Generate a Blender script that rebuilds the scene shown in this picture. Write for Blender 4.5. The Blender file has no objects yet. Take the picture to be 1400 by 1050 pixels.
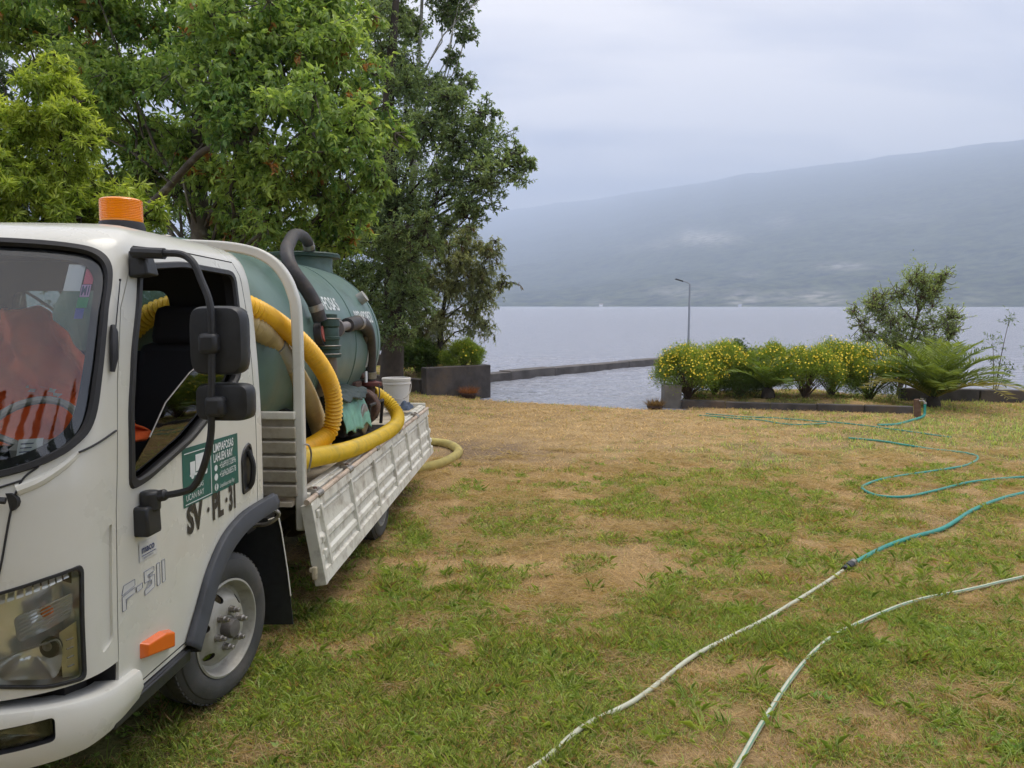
import bpy, bmesh, math, random
import numpy as np
from mathutils import Vector, Matrix, Euler
R = math.radians
rng = np.random.default_rng(7)
random.seed(7)
scn = bpy.context.scene
col = scn.collection

# ------------------------------------------------------------------ camera
CAM_Z = 1.785
cam_d = bpy.data.cameras.new('camera'); cam = bpy.data.objects.new('camera', cam_d); col.objects.link(cam)
cam_d.sensor_width = 36.0; cam_d.lens = 36.0 * 1051 / 1400
cam_d.clip_start = 0.05; cam_d.clip_end = 30000
cam.location = (0, 0, CAM_Z); cam.rotation_euler = (R(90 - 5.81), 0, 0)
scn.camera = cam

# ------------------------------------------------------------------ world, sun, exposure
SUN_EL, SUN_ROT = 68.0, 40.0
world = bpy.data.worlds.new('World'); scn.world = world; world.use_nodes = True
nt = world.node_tree; nt.nodes.clear()
def wn(t, **k):
    n = nt.nodes.new(t)
    for a, b in k.items(): setattr(n, a, b)
    return n
def wl(a, b): nt.links.new(a, b)
w_out = wn('ShaderNodeOutputWorld'); w_bg = wn('ShaderNodeBackground'); w_bg.inputs['Strength'].default_value = 0.1
w_sky = wn('ShaderNodeTexSky', sky_type='NISHITA', sun_disc=False)
w_sky.sun_elevation = R(SUN_EL); w_sky.sun_rotation = R(SUN_ROT)
w_tc = wn('ShaderNodeTexCoord'); w_sep = wn('ShaderNodeSeparateXYZ'); wl(w_tc.outputs['Generated'], w_sep.inputs[0])
w_max = wn('ShaderNodeMath', operation='MAXIMUM'); wl(w_sep.outputs[2], w_max.inputs[0]); w_max.inputs[1].default_value = 0.0
w_add = wn('ShaderNodeMath', operation='ADD'); wl(w_max.outputs[0], w_add.inputs[0]); w_add.inputs[1].default_value = 0.22
w_dx = wn('ShaderNodeMath', operation='DIVIDE'); wl(w_sep.outputs[0], w_dx.inputs[0]); wl(w_add.outputs[0], w_dx.inputs[1])
w_dy = wn('ShaderNodeMath', operation='DIVIDE'); wl(w_sep.outputs[1], w_dy.inputs[0]); wl(w_add.outputs[0], w_dy.inputs[1])
w_cmb = wn('ShaderNodeCombineXYZ'); wl(w_dx.outputs[0], w_cmb.inputs[0]); wl(w_dy.outputs[0], w_cmb.inputs[1])
w_map = wn('ShaderNodeMapping'); wl(w_cmb.outputs[0], w_map.inputs[0]); w_map.inputs['Scale'].default_value = (0.6, 1.5, 1); w_map.inputs['Location'].default_value = (3.1, 1.7, 0)
w_n = wn('ShaderNodeTexNoise'); wl(w_map.outputs[0], w_n.inputs['Vector'])
w_n.inputs['Scale'].default_value = 1.15; w_n.inputs['Detail'].default_value = 5.0; w_n.inputs['Roughness'].default_value = 0.5
w_r = wn('ShaderNodeValToRGB'); wl(w_n.outputs[0], w_r.inputs[0])
w_r.color_ramp.elements[0].position = 0.40; w_r.color_ramp.elements[0].color = (0.52, 0.56, 0.68, 1)
w_r.color_ramp.elements[1].position = 0.57; w_r.color_ramp.elements[1].color = (1.05, 1.05, 1.07, 1)
w_sc = wn('ShaderNodeMix', data_type='RGBA', blend_type='MULTIPLY'); w_sc.inputs[0].default_value = 1.0
wl(w_r.outputs[0], w_sc.inputs[6]); w_sc.inputs[7].default_value = (9.0, 8.25, 7.3, 1)
w_mix = wn('ShaderNodeMix', data_type='RGBA'); w_mix.inputs[0].default_value = 0.94
wl(w_sky.outputs[0], w_mix.inputs[6]); wl(w_sc.outputs[2], w_mix.inputs[7])
wl(w_mix.outputs[2], w_bg.inputs[0]); wl(w_bg.outputs[0], w_out.inputs[0])

sun_d = bpy.data.lights.new('sun', 'SUN'); sun = bpy.data.objects.new('sun', sun_d); col.objects.link(sun)
sun_d.energy = 1.5; sun_d.angle = R(35); sun_d.color = (1.0, 0.93, 0.82)
sd = Vector((math.sin(R(SUN_ROT)) * math.cos(R(SUN_EL)), math.cos(R(SUN_ROT)) * math.cos(R(SUN_EL)), math.sin(R(SUN_EL))))
sun.rotation_euler = sd.to_track_quat('Z', 'Y').to_euler()
scn.view_settings.view_transform = 'Standard'; scn.view_settings.look = 'None'
scn.view_settings.exposure = 0.77; scn.view_settings.gamma = 1.0; scn.view_settings.use_curve_mapping = False
scn.cycles.max_bounces = 10; scn.cycles.diffuse_bounces = 6; scn.cycles.transmission_bounces = 10; scn.cycles.transparent_max_bounces = 16; scn.cycles.volume_bounces = 2
scn.cycles.use_denoising = True

# ------------------------------------------------------------------ materials
MATS = {}
def mat(name, base, rough=0.6, metal=0.0, noise=0.0, nscale=8.0, bump=0.0, bscale=60.0, coat=0.0, spec=0.5, dirt=None, dirt_amt=0.5, dirt_scale=5.0, sub=None):
    if name in MATS: return MATS[name]
    m = bpy.data.materials.new(name); m.use_nodes = True
    t = m.node_tree; p = t.nodes['Principled BSDF']
    p.inputs['Base Color'].default_value = (*base, 1); p.inputs['Roughness'].default_value = rough; p.inputs['Metallic'].default_value = metal
    p.inputs['Coat Weight'].default_value = coat; p.inputs['Coat Roughness'].default_value = 0.08
    p.inputs['Specular IOR Level'].default_value = spec
    tc = t.nodes.new('ShaderNodeTexCoord')
    src = None
    if noise > 0:
        n = t.nodes.new('ShaderNodeTexNoise'); n.inputs['Scale'].default_value = nscale; n.inputs['Detail'].default_value = 6
        t.links.new(tc.outputs['Object'], n.inputs['Vector'])
        mr = t.nodes.new('ShaderNodeMapRange'); t.links.new(n.outputs[0], mr.inputs[0])
        mr.inputs[1].default_value = 0.3; mr.inputs[2].default_value = 0.7; mr.inputs[3].default_value = 1 - noise; mr.inputs[4].default_value = 1 + noise
        mx = t.nodes.new('ShaderNodeMix'); mx.data_type = 'RGBA'; mx.blend_type = 'MULTIPLY'; mx.inputs[0].default_value = 1
        mx.inputs[6].default_value = (*base, 1); t.links.new(mr.outputs[0], mx.inputs[7]); src = mx.outputs[2]
        rr = t.nodes.new('ShaderNodeMapRange'); t.links.new(n.outputs[0], rr.inputs[0])
        rr.inputs[1].default_value = 0.3; rr.inputs[2].default_value = 0.7; rr.inputs[3].default_value = max(0.02, rough - 0.08); rr.inputs[4].default_value = min(1, rough + 0.12)
        t.links.new(rr.outputs[0], p.inputs['Roughness'])
    if dirt is not None:
        n2 = t.nodes.new('ShaderNodeTexNoise'); n2.inputs['Scale'].default_value = dirt_scale; n2.inputs['Detail'].default_value = 8; n2.inputs['Roughness'].default_value = 0.65
        t.links.new(tc.outputs['Object'], n2.inputs['Vector'])
        r2 = t.nodes.new('ShaderNodeMapRange'); t.links.new(n2.outputs[0], r2.inputs[0])
        r2.inputs[1].default_value = 0.48; r2.inputs[2].default_value = 0.72; r2.inputs[3].default_value = 0; r2.inputs[4].default_value = dirt_amt
        m2 = t.nodes.new('ShaderNodeMix'); m2.data_type = 'RGBA'; t.links.new(r2.outputs[0], m2.inputs[0])
        if src is not None: t.links.new(src, m2.inputs[6])
        else: m2.inputs[6].default_value = (*base, 1)
        m2.inputs[7].default_value = (*dirt, 1); src = m2.outputs[2]
    if src is not None: t.links.new(src, p.inputs['Base Color'])
    if bump > 0:
        b = t.nodes.new('ShaderNodeTexNoise'); b.inputs['Scale'].default_value = bscale; b.inputs['Detail'].default_value = 5
        t.links.new(tc.outputs['Object'], b.inputs['Vector'])
        bm_ = t.nodes.new('ShaderNodeBump'); bm_.inputs['Strength'].default_value = bump; bm_.inputs['Distance'].default_value = 0.01
        t.links.new(b.outputs[0], bm_.inputs['Height']); t.links.new(bm_.outputs[0], p.inputs['Normal'])
    MATS[name] = m
    return m

def glass_mat(name, tint, refl=0.08, tamt=0.9):
    if name in MATS: return MATS[name]
    m = bpy.data.materials.new(name); m.use_nodes = True
    t = m.node_tree; t.nodes.clear()
    o = t.nodes.new('ShaderNodeOutputMaterial'); tr = t.nodes.new('ShaderNodeBsdfTransparent'); gl = t.nodes.new('ShaderNodeBsdfGlossy')
    tr.inputs[0].default_value = (*tint, 1); gl.inputs['Roughness'].default_value = 0.02
    fr = t.nodes.new('ShaderNodeFresnel'); fr.inputs[0].default_value = 1.5
    ad = t.nodes.new('ShaderNodeMath'); ad.operation = 'ADD'; t.links.new(fr.outputs[0], ad.inputs[0]); ad.inputs[1].default_value = refl; ad.use_clamp = True
    mx = t.nodes.new('ShaderNodeMixShader'); t.links.new(ad.outputs[0], mx.inputs[0]); t.links.new(tr.outputs[0], mx.inputs[1]); t.links.new(gl.outputs[0], mx.inputs[2])
    t.links.new(mx.outputs[0], o.inputs[0])
    MATS[name] = m
    return m

def leaf_mat(name, trans=0.35, rough=0.45):
    """colour comes from each leaf's own 'tint' attribute"""
    if name in MATS: return MATS[name]
    m = bpy.data.materials.new(name); m.use_nodes = True
    t = m.node_tree; p = t.nodes['Principled BSDF']; o = t.nodes['Material Output']
    a = t.nodes.new('ShaderNodeAttribute'); a.attribute_name = 'tint'
    t.links.new(a.outputs['Color'], p.inputs['Base Color']); p.inputs['Roughness'].default_value = rough; p.inputs['Specular IOR Level'].default_value = 0.35
    tl = t.nodes.new('ShaderNodeBsdfTranslucent')
    g = t.nodes.new('ShaderNodeMix'); g.data_type = 'RGBA'; g.blend_type = 'MULTIPLY'; g.inputs[0].default_value = 1
    t.links.new(a.outputs['Color'], g.inputs[6]); g.inputs[7].default_value = (1.5, 1.5, 0.8, 1); t.links.new(g.outputs[2], tl.inputs[0])
    mx = t.nodes.new('ShaderNodeMixShader'); mx.inputs[0].default_value = trans
    t.links.new(p.outputs[0], mx.inputs[1]); t.links.new(tl.outputs[0], mx.inputs[2]); t.links.new(mx.outputs[0], o.inputs[0])
    MATS[name] = m
    return m

WHITE = mat('white_paint', (0.655, 0.65, 0.59), 0.28, noise=0.03, nscale=3, coat=0.4, dirt=(0.50, 0.47, 0.38), dirt_amt=0.22, dirt_scale=2.5)
BEDW = mat('worn_white_paint', (0.66, 0.645, 0.57), 0.5, noise=0.06, nscale=6, dirt=(0.22, 0.17, 0.12), dirt_amt=0.75, dirt_scale=9, bump=0.08, bscale=40)
BLACKP = mat('black_plastic', (0.022, 0.023, 0.026), 0.45, noise=0.25, nscale=30, bump=0.05, bscale=300)
GREYP = mat('grey_plastic', (0.055, 0.06, 0.072), 0.6, noise=0.2, nscale=12, bump=0.05, bscale=200)
RUBBER = mat('seal_rubber', (0.02, 0.02, 0.022), 0.55)
DARKIN = mat('dark_interior', (0.018, 0.018, 0.02), 0.8)
CHASSIS = mat('chassis_black', (0.018, 0.017, 0.016), 0.7, noise=0.4, nscale=9, dirt=(0.08, 0.06, 0.045), dirt_amt=0.6)
TYRE = mat('tyre_rubber', (0.065, 0.064, 0.062), 0.75, noise=0.25, nscale=9, bump=0.1, bscale=90, dirt=(0.13, 0.11, 0.09), dirt_amt=0.5, dirt_scale=6)
RIM = mat('painted_rim', (0.40, 0.385, 0.34), 0.45, metal=0.15, noise=0.1, nscale=10, dirt=(0.16, 0.14, 0.11), dirt_amt=0.6, dirt_scale=12)
STEEL = mat('worn_steel', (0.36, 0.34, 0.31), 0.4, metal=0.7, noise=0.2, nscale=20, dirt=(0.12, 0.08, 0.05), dirt_amt=0.6, dirt_scale=30)
RUST = mat('rusty_steel', (0.10, 0.055, 0.04), 0.75, noise=0.4, nscale=25, bump=0.2, bscale=80)
CHROME = mat('reflector_chrome', (0.86, 0.88, 0.88), 0.2, metal=0.6)
TANKM = mat('tank_green_paint', (0.11, 0.185, 0.16), 0.36, noise=0.08, nscale=3, bump=0.12, bscale=14, dirt=(0.08, 0.12, 0.105), dirt_amt=0.5, dirt_scale=4)
DGREEN = mat('dark_green_paint', (0.022, 0.055, 0.042), 0.45, noise=0.3, nscale=12, bump=0.1, bscale=50)
BHOSE = mat('black_hose_rubber', (0.035, 0.033, 0.036), 0.55, noise=0.3, nscale=12, dirt=(0.11, 0.085, 0.07), dirt_amt=0.6, dirt_scale=12)
YHOSE = mat('yellow_hose_plastic', (0.88, 0.50, 0.02), 0.38, noise=0.1, nscale=6, dirt=(0.45, 0.28, 0.04), dirt_amt=0.5, dirt_scale=7)
YHOSE2 = mat('greenish_yellow_hose', (0.76, 0.52, 0.03), 0.42, noise=0.12, nscale=6, dirt=(0.33, 0.27, 0.08), dirt_amt=0.6, dirt_scale=7)
THOSE = mat('tan_hose_plastic', (0.46, 0.35, 0.15), 0.4, noise=0.15, nscale=6, dirt=(0.28, 0.2, 0.09), dirt_amt=0.6, dirt_scale=7)
DHOSE = mat('dusty_yellow_hose', (0.5, 0.42, 0.14), 0.6, noise=0.15, nscale=6, dirt=(0.3, 0.24, 0.1), dirt_amt=0.7, dirt_scale=9)
TARP = mat('green_tarp', (0.16, 0.36, 0.28), 0.55, noise=0.25, nscale=9, bump=0.4, bscale=22)
TARPD = mat('dark_tarp', (0.03, 0.05, 0.045), 0.6, noise=0.3, nscale=9, bump=0.4, bscale=22)
BUCKETM = mat('white_bucket_plastic', (0.72, 0.70, 0.66), 0.42, noise=0.04, nscale=6, dirt=(0.42, 0.36, 0.28), dirt_amt=0.4, dirt_scale=6)
AMBER = mat('amber_lens', (0.95, 0.30, 0.005), 0.18, coat=0.6, bump=0.05, bscale=80)
ORANGE = mat('orange_marker_lens', (0.80, 0.15, 0.015), 0.2, coat=0.5, bump=0.08, bscale=60)
JACKET = mat('orange_hi_vis_cloth', (0.95, 0.15, 0.03), 0.75, noise=0.1, nscale=7, bump=0.3, bscale=30)
REFL = mat('reflective_tape', (0.55, 0.55, 0.5), 0.4)
SEATM = mat('seat_fabric', (0.016, 0.016, 0.018), 0.9)
WGREY = mat('steering_grey', (0.3, 0.29, 0.26), 0.5)
STKG = mat('sticker_green', (0.014, 0.115, 0.095), 0.4, noise=0.05, nscale=10)
STKW = mat('sticker_white', (0.72, 0.75, 0.74), 0.5)
PLATEK = mat('letter_brown_black', (0.035, 0.03, 0.026), 0.5)
PAPER = mat('paper_white', (0.7, 0.74, 0.78), 0.6)
PINK = mat('tag_pink', (0.7, 0.12, 0.2), 0.5); LILAC = mat('tag_lilac', (0.6, 0.36, 0.62), 0.5)
GTAG = mat('tag_green', (0.03, 0.3, 0.12), 0.5); BTAG = mat('tag_blue', (0.02, 0.06, 0.4), 0.5)
EMBL = mat('emblem_silver', (0.60, 0.60, 0.58), 0.45); EMBB = mat('emblem_blue', (0.05, 0.07, 0.16), 0.5)
GLASS = glass_mat('windscreen_glass', (0.90, 0.94, 0.93), 0.05)
SGLASS = glass_mat('side_glass', (0.62, 0.68, 0.64), 0.08)
LENS = glass_mat('lamp_lens', (0.95, 0.97, 0.96), 0.05)
CONC = mat('old_concrete', (0.20, 0.185, 0.165), 0.9, noise=0.3, nscale=3, bump=0.5, bscale=22, dirt=(0.05, 0.045, 0.045), dirt_amt=0.8, dirt_scale=2.2)
CONCD = mat('dark_mossy_concrete', (0.075, 0.068, 0.066), 0.9, noise=0.4, nscale=4, bump=0.6, bscale=18, dirt=(0.14, 0.10, 0.065), dirt_amt=0.8, dirt_scale=1.8)
BARK = mat('bark', (0.085, 0.07, 0.055), 0.9, noise=0.4, nscale=7, bump=0.6, bscale=18, dirt=(0.30, 0.30, 0.27), dirt_amt=0.75, dirt_scale=3.5)
BARKD = mat('dark_bark', (0.05, 0.04, 0.032), 0.9, noise=0.4, nscale=7, bump=0.5, bscale=20)
BIRCH = mat('pale_birch_bark', (0.50, 0.49, 0.46), 0.8, noise=0.15, nscale=8, dirt=(0.05, 0.045, 0.04), dirt_amt=0.9, dirt_scale=6)
TWIG = mat('twig_brown', (0.10, 0.065, 0.045), 0.85, noise=0.3, nscale=9)
LEAF = leaf_mat('leaf', 0.45); NEEDLE = leaf_mat('fine_leaf', 0.4); GRASSM = leaf_mat('grass_blade', 0.35, 0.55)
PETAL = mat('yellow_petal', (0.88, 0.66, 0.04), 0.6)
GALV = mat('galvanised_steel', (0.32, 0.34, 0.37), 0.45, metal=0.5)
POT = mat('brown_pot', (0.06, 0.035, 0.03), 0.7, noise=0.3, nscale=14)
GHOSE = mat('green_garden_hose', (0.02, 0.27, 0.22), 0.4, noise=0.15, nscale=8, dirt=(0.12, 0.33, 0.27), dirt_amt=0.5, dirt_scale=14)
WHOSE = mat('pale_garden_hose', (0.52, 0.54, 0.42), 0.45, noise=0.08, nscale=8, dirt=(0.33, 0.32, 0.2), dirt_amt=0.6, dirt_scale=12)
HSTRIPE = mat('hose_green_stripe', (0.14, 0.30, 0.20), 0.5)
WOOD = mat('weathered_wood', (0.17, 0.10, 0.07), 0.9, noise=0.3, nscale=14, bump=0.4, bscale=40)

# ------------------------------------------------------------------ mesh helpers
def tag(o, label=None, cat=None, group=None, kind=None):
    if label: o['label'] = label
    if cat: o['category'] = cat
    if group: o['group'] = group
    if kind: o['kind'] = kind
    return o
def empty(name, loc, rot=(0, 0, 0), label=None, cat=None, group=None):
    o = bpy.data.objects.new(name, None); col.objects.link(o); o.location = loc; o.rotation_euler = rot
    o.empty_display_size = 0.1
    return tag(o, label, cat, group)
def crom(pts, n=12):
    """smooth curve through the points"""
    P = [np.array(p, float) for p in pts]; P = [2 * P[0] - P[1]] + P + [2 * P[-1] - P[-2]]
    out = []
    for i in range(1, len(P) - 2):
        for k in range(n):
            t = k / n
            out.append(0.5 * ((2 * P[i]) + (-P[i-1] + P[i+1]) * t + (2*P[i-1] - 5*P[i] + 4*P[i+1] - P[i+2]) * t*t + (-P[i-1] + 3*P[i] - 3*P[i+1] + P[i+2]) * t**3))
    out.append(P[-2])
    return np.array(out)
def resample(P, step):
    P = np.asarray(P, float); d = np.r_[0, np.cumsum(np.linalg.norm(np.diff(P, axis=0), axis=1))]
    n = max(2, int(d[-1] / step) + 1); s = np.linspace(0, d[-1], n)
    return np.stack([np.interp(s, d, P[:, k]) for k in range(3)], 1)
class MB:
    def __init__(s): s.v = []; s.f = []; s.m = []
    def add(s, V, F, mi=0):
        b = len(s.v); s.v += [tuple(map(float, p)) for p in V]; s.f += [tuple(b + i for i in f) for f in F]; s.m += [mi] * len(F); return s
    def box(s, c, size, rot=None, mi=0, taper=None):
        x, y, z = size[0] / 2, size[1] / 2, size[2] / 2
        V = [Vector((a*x, b*y, d*z)) for d in (-1, 1) for a, b in ((-1, -1), (1, -1), (1, 1), (-1, 1))]
        if taper:
            for i in range(4, 8): V[i].x *= taper[0]; V[i].y *= taper[1]
        if rot: M = Euler(rot).to_matrix(); V = [M @ p for p in V]
        return s.add([p + Vector(c) for p in V], [(3, 2, 1, 0), (4, 5, 6, 7), (0, 1, 5, 4), (1, 2, 6, 5), (2, 3, 7, 6), (3, 0, 4, 7)], mi)
    def tube(s, P, r, n=10, caps=True, mi=0, stripes=None, flat=1.0, phase=0.0):
        P = np.asarray(P, float); N = len(P); r = np.broadcast_to(np.asarray(r, float), (N,))
        T = np.gradient(P, axis=0); T /= np.linalg.norm(T, axis=1)[:, None] + 1e-12
        u = np.cross(T[0], (0, 0, 1.0))
        if np.linalg.norm(u) < 1e-3: u = np.cross(T[0], (0, 1.0, 0))
        u /= np.linalg.norm(u)
        V = []; a = np.linspace(0, 2 * np.pi, n, endpoint=False) + phase
        for i in range(N):
            u = u - T[i] * (u @ T[i]); u /= np.linalg.norm(u) + 1e-12; w = np.cross(T[i], u)
            V += list(P[i] + r[i] * (np.cos(a)[:, None] * u + flat * np.sin(a)[:, None] * w))
        b = len(s.v); s.v += [tuple(p) for p in V]
        for i in range(N - 1):
            for k in range(n):
                k2 = (k + 1) % n
                s.f.append((b + i*n + k, b + i*n + k2, b + (i+1)*n + k2, b + (i+1)*n + k)); s.m.append(1 if stripes and k in stripes else mi)
        if caps:
            s.f.append(tuple(b + k for k in reversed(range(n)))); s.m.append(mi)
            s.f.append(tuple(b + (N-1)*n + k for k in range(n))); s.m.append(mi)
        return s
    def lathe(s, prof, c=(0, 0, 0), axis='z', n=32, mi=0, caps=True):
        """profile of (radius, height) turned about an axis through c"""
        b = len(s.v); c = np.array(c, float); a = np.linspace(0, 2*np.pi, n, endpoint=False)
        for r, h in prof:
            for t in a:
                p = (r*math.cos(t), r*math.sin(t), h)
                if axis == 'y': p = (p[0], p[2], -p[1])
                elif axis == 'x': p = (p[2], p[0], p[1])
                s.v.append(tuple(c + np.array(p)))
        for i in range(len(prof) - 1):
            for k in range(n):
                k2 = (k+1) % n; s.f.append((b+i*n+k, b+i*n+k2, b+(i+1)*n+k2, b+(i+1)*n+k)); s.m.append(mi)
        if caps:
            s.f.append(tuple(b+k for k in reversed(range(n)))); s.m.append(mi)
            q = b + (len(prof)-1)*n; s.f.append(tuple(q+k for k in range(n))); s.m.append(mi)
        return s
    def prism(s, poly, x0, x1, mi=0):
        """polygon in (y, z) extruded along x"""
        n = len(poly); V = [(x0, y, z) for y, z in poly] + [(x1, y, z) for y, z in poly]
        F = [tuple(reversed(range(n))), tuple(range(n, 2*n))] + [(i, (i+1) % n, n + (i+1) % n, n + i) for i in range(n)]
        return s.add(V, F, mi)
    def build(s, name, m, parent=None, org=(0, 0, 0), smooth=35, bevel=0.0, xf=None):
        me = bpy.data.meshes.new(name)
        V = np.array(s.v, float) - np.array(org, float)
        me.from_pydata([tuple(p) for p in V], [], s.f)
        ms = m if isinstance(m, (list, tuple)) else [m]
        for q in ms: me.materials.append(q)
        if len(ms) > 1: me.polygons.foreach_set('material_index', s.m)
        me.update()
        bm = bmesh.new(); bm.from_mesh(me); bmesh.ops.recalc_face_normals(bm, faces=bm.faces); bm.to_mesh(me); bm.free()
        if smooth:
            me.polygons.foreach_set('use_smooth', [True] * len(me.polygons)); me.set_sharp_from_angle(angle=R(smooth))
        o = bpy.data.objects.new(name, me); col.objects.link(o)
        if parent is not None: o.parent = parent
        if bevel > 0:
            b = o.modifiers.new('bevel', 'BEVEL'); b.width = bevel; b.segments = 2; b.limit_method = 'ANGLE'; b.angle_limit = R(40); b.harden_normals = False
        return o
def np_mesh(name, V, F, m, parent=None, tint=None, smooth=False):
    """V (n,3), F (m,k) with one k"""
    V = np.ascontiguousarray(V, np.float32); F = np.ascontiguousarray(F, np.int32); k = F.shape[1]
    me = bpy.data.meshes.new(name)
    me.vertices.add(len(V)); me.vertices.foreach_set('co', V.ravel())
    me.loops.add(F.size); me.loops.foreach_set('vertex_index', F.ravel())
    me.polygons.add(len(F)); me.polygons.foreach_set('loop_start', np.arange(0, F.size, k, dtype=np.int32))
    if smooth: me.polygons.foreach_set('use_smooth', np.ones(len(F), bool))
    me.update(calc_edges=True)
    if tint is not None:
        at = me.color_attributes.new('tint', 'FLOAT_COLOR', 'POINT')
        c = np.ones((len(V), 4), np.float32); c[:, :3] = tint; at.data.foreach_set('color', c.ravel())
    me.materials.append(m)
    o = bpy.data.objects.new(name, me); col.objects.link(o)
    if parent is not None: o.parent = parent
    return o
def text_mesh(txt, mfun, size=1.0, sx=1.0, sy=1.0, bold=0.0, align='LEFT', shear=0.0):
    """2-D letters mapped through mfun(s, t) onto a surface; returns verts, faces"""
    cu = bpy.data.curves.new('t', 'FONT'); cu.body = txt; cu.size = size; cu.offset = bold; cu.align_x = align; cu.resolution_u = 3; cu.shear = shear
    ob = bpy.data.objects.new('t', cu); me = bpy.data.meshes.new_from_object(ob)
    V = [mfun(v.co.x * sx, v.co.y * sy) for v in me.vertices]; F = [tuple(p.vertices) for p in me.polygons]
    w = max([v.co.x for v in me.vertices] or [0]) * sx
    bpy.data.objects.remove(ob); bpy.data.curves.remove(cu); bpy.data.meshes.remove(me)
    return V, F, w

# ------------------------------------------------------------------ noise (numpy)
def vnoise(x, y, seed=0):
    xi = np.floor(x).astype(np.int64); yi = np.floor(y).astype(np.int64); fx = x - xi; fy = y - yi
    fx = fx*fx*(3-2*fx); fy = fy*fy*(3-2*fy)
    def h(a, b):
        n = (a * 374761393 + b * 668265263 + seed * 1442695041) & 0xffffffff
        n = ((n ^ (n >> 13)) * 1274126177) & 0xffffffff
        return ((n ^ (n >> 16)) & 0xffff) / 65535.0
    return (h(xi, yi)*(1-fx) + h(xi+1, yi)*fx)*(1-fy) + (h(xi, yi+1)*(1-fx) + h(xi+1, yi+1)*fx)*fy
def fbm(x, y, oct=4, seed=0):
    s = 0; a = 0.5; t = 0
    for i in range(oct): s = s + a*vnoise(x*2**i + 17*i, y*2**i - 9*i, seed+i); t += a; a *= 0.55
    return s / t

# ------------------------------------------------------------------ ground shape
WATER_Z = -0.39
def edge_y(x): return np.interp(x, [-2.5, -0.5, 2.7, 3.6], [18.4, 17.7, 16.05, 15.9])
def zlawn(y): return np.interp(y, [-40, 0, 3.5, 6.6, 10, 14, 17, 19, 23], [0.9, 0, -.112, -.225, -.28, -.335, -.372, -.40, -.46])
def zg(x, y):
    x = np.asarray(x, float); y = np.asarray(y, float)
    z = zlawn(y) + 0.018*(fbm(x*1.3, y*1.3, 3, 5) - .5)
    # boat ramp into the lake between the two walls
    chan = np.clip((x + 0.75) / 0.12, 0, 1) * np.clip((3.72 + 0.6*np.clip(y - 16.75, 0, 1) - x) / 0.2, 0, 1)
    e = np.maximum(0, y - (edge_y(x) - 0.15))
    ramp = z - 0.18*np.minimum(e, 0.35) - 0.24*e
    z = z*(1-chan) + np.minimum(z, ramp)*chan
    # beds beside the ramp stand a little higher, and the shore drops off behind them
    tr = np.clip((x - 3.55)/0.15, 0, 1) * np.clip((8.4 - x)/1.2, 0, 1) * np.clip((y - (16.62 - (x-3.6)*0.27))/0.25, 0, 1)
    z = z + 0.16*tr
    tl = np.clip((-2.35 - x)/0.3, 0, 1) * np.clip((y - (18.9 - 0.30*(x + 2.3)))/0.5, 0, 1)
    tl2 = np.clip((-0.95 - x)/0.2, 0, 1) * np.clip((y - 19.0)/0.2, 0, 1) * np.clip((x + 2.6)/0.3, 0, 1)
    z = z + 0.32*tl + 0.55*tl2
    shore = np.interp(x, [-60, -12, -0.8, -0.7, 3.7, 3.8, 9, 16, 80], [23, 23.5, 24, 60, 60, 18.0, 18.9, 17.8, 17])
    s = np.maximum(0, y - shore)
    return z - 0.9*np.minimum(s, 4)
def dryness(x, y):
    d = 0.415 + 0.36*(fbm(x*0.7 + 3, y*0.7, 4, 11) - .35) + 1.7*(fbm(x*3.6, y*3.6, 4, 31) - .5)
    def g(cx, cy, rx, ry, a): return a*np.exp(-((x-cx)/rx)**2 - ((y-cy)/ry)**2)
    d = d + g(0.5, 13.5, 3.6, 4.4, .62) + g(-0.6, 11.5, 2.0, 2.6, .25) + g(4.5, 14, 3, 1.8, .22)
    d = d + g(0.4, 5.6, .9, 1.3, .22) + g(0.9, 7.0, .5, .5, .18) + g(-0.3, 8.5, 1.6, 1.2, .15)
    d = d - g(2.0, 7.6, 1.3, 1.3, .42) - g(3.0, 10, 1.2, .8, .3) - g(-0.6, 3.5, .9, .55, .42) - g(-1.0, 2.9, .9, .4, .35)
    d = d - g(2.4, 4.4, 2.2, 1.0, .16) - g(7.6, 12.8, 2.2, 1.6, .4) - g(0.6, 4.3, .5, .5, .2)
    return np.clip(d, 0, 1)
STRAW = np.array([.60, .43, .22]); STRAW2 = np.array([.41, .28, .13]); GREEN = np.array([.47, .54, .14]); GREEN2 = np.array([.22, .31, .07]); SOIL = np.array([.20, .145, .10])

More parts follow.
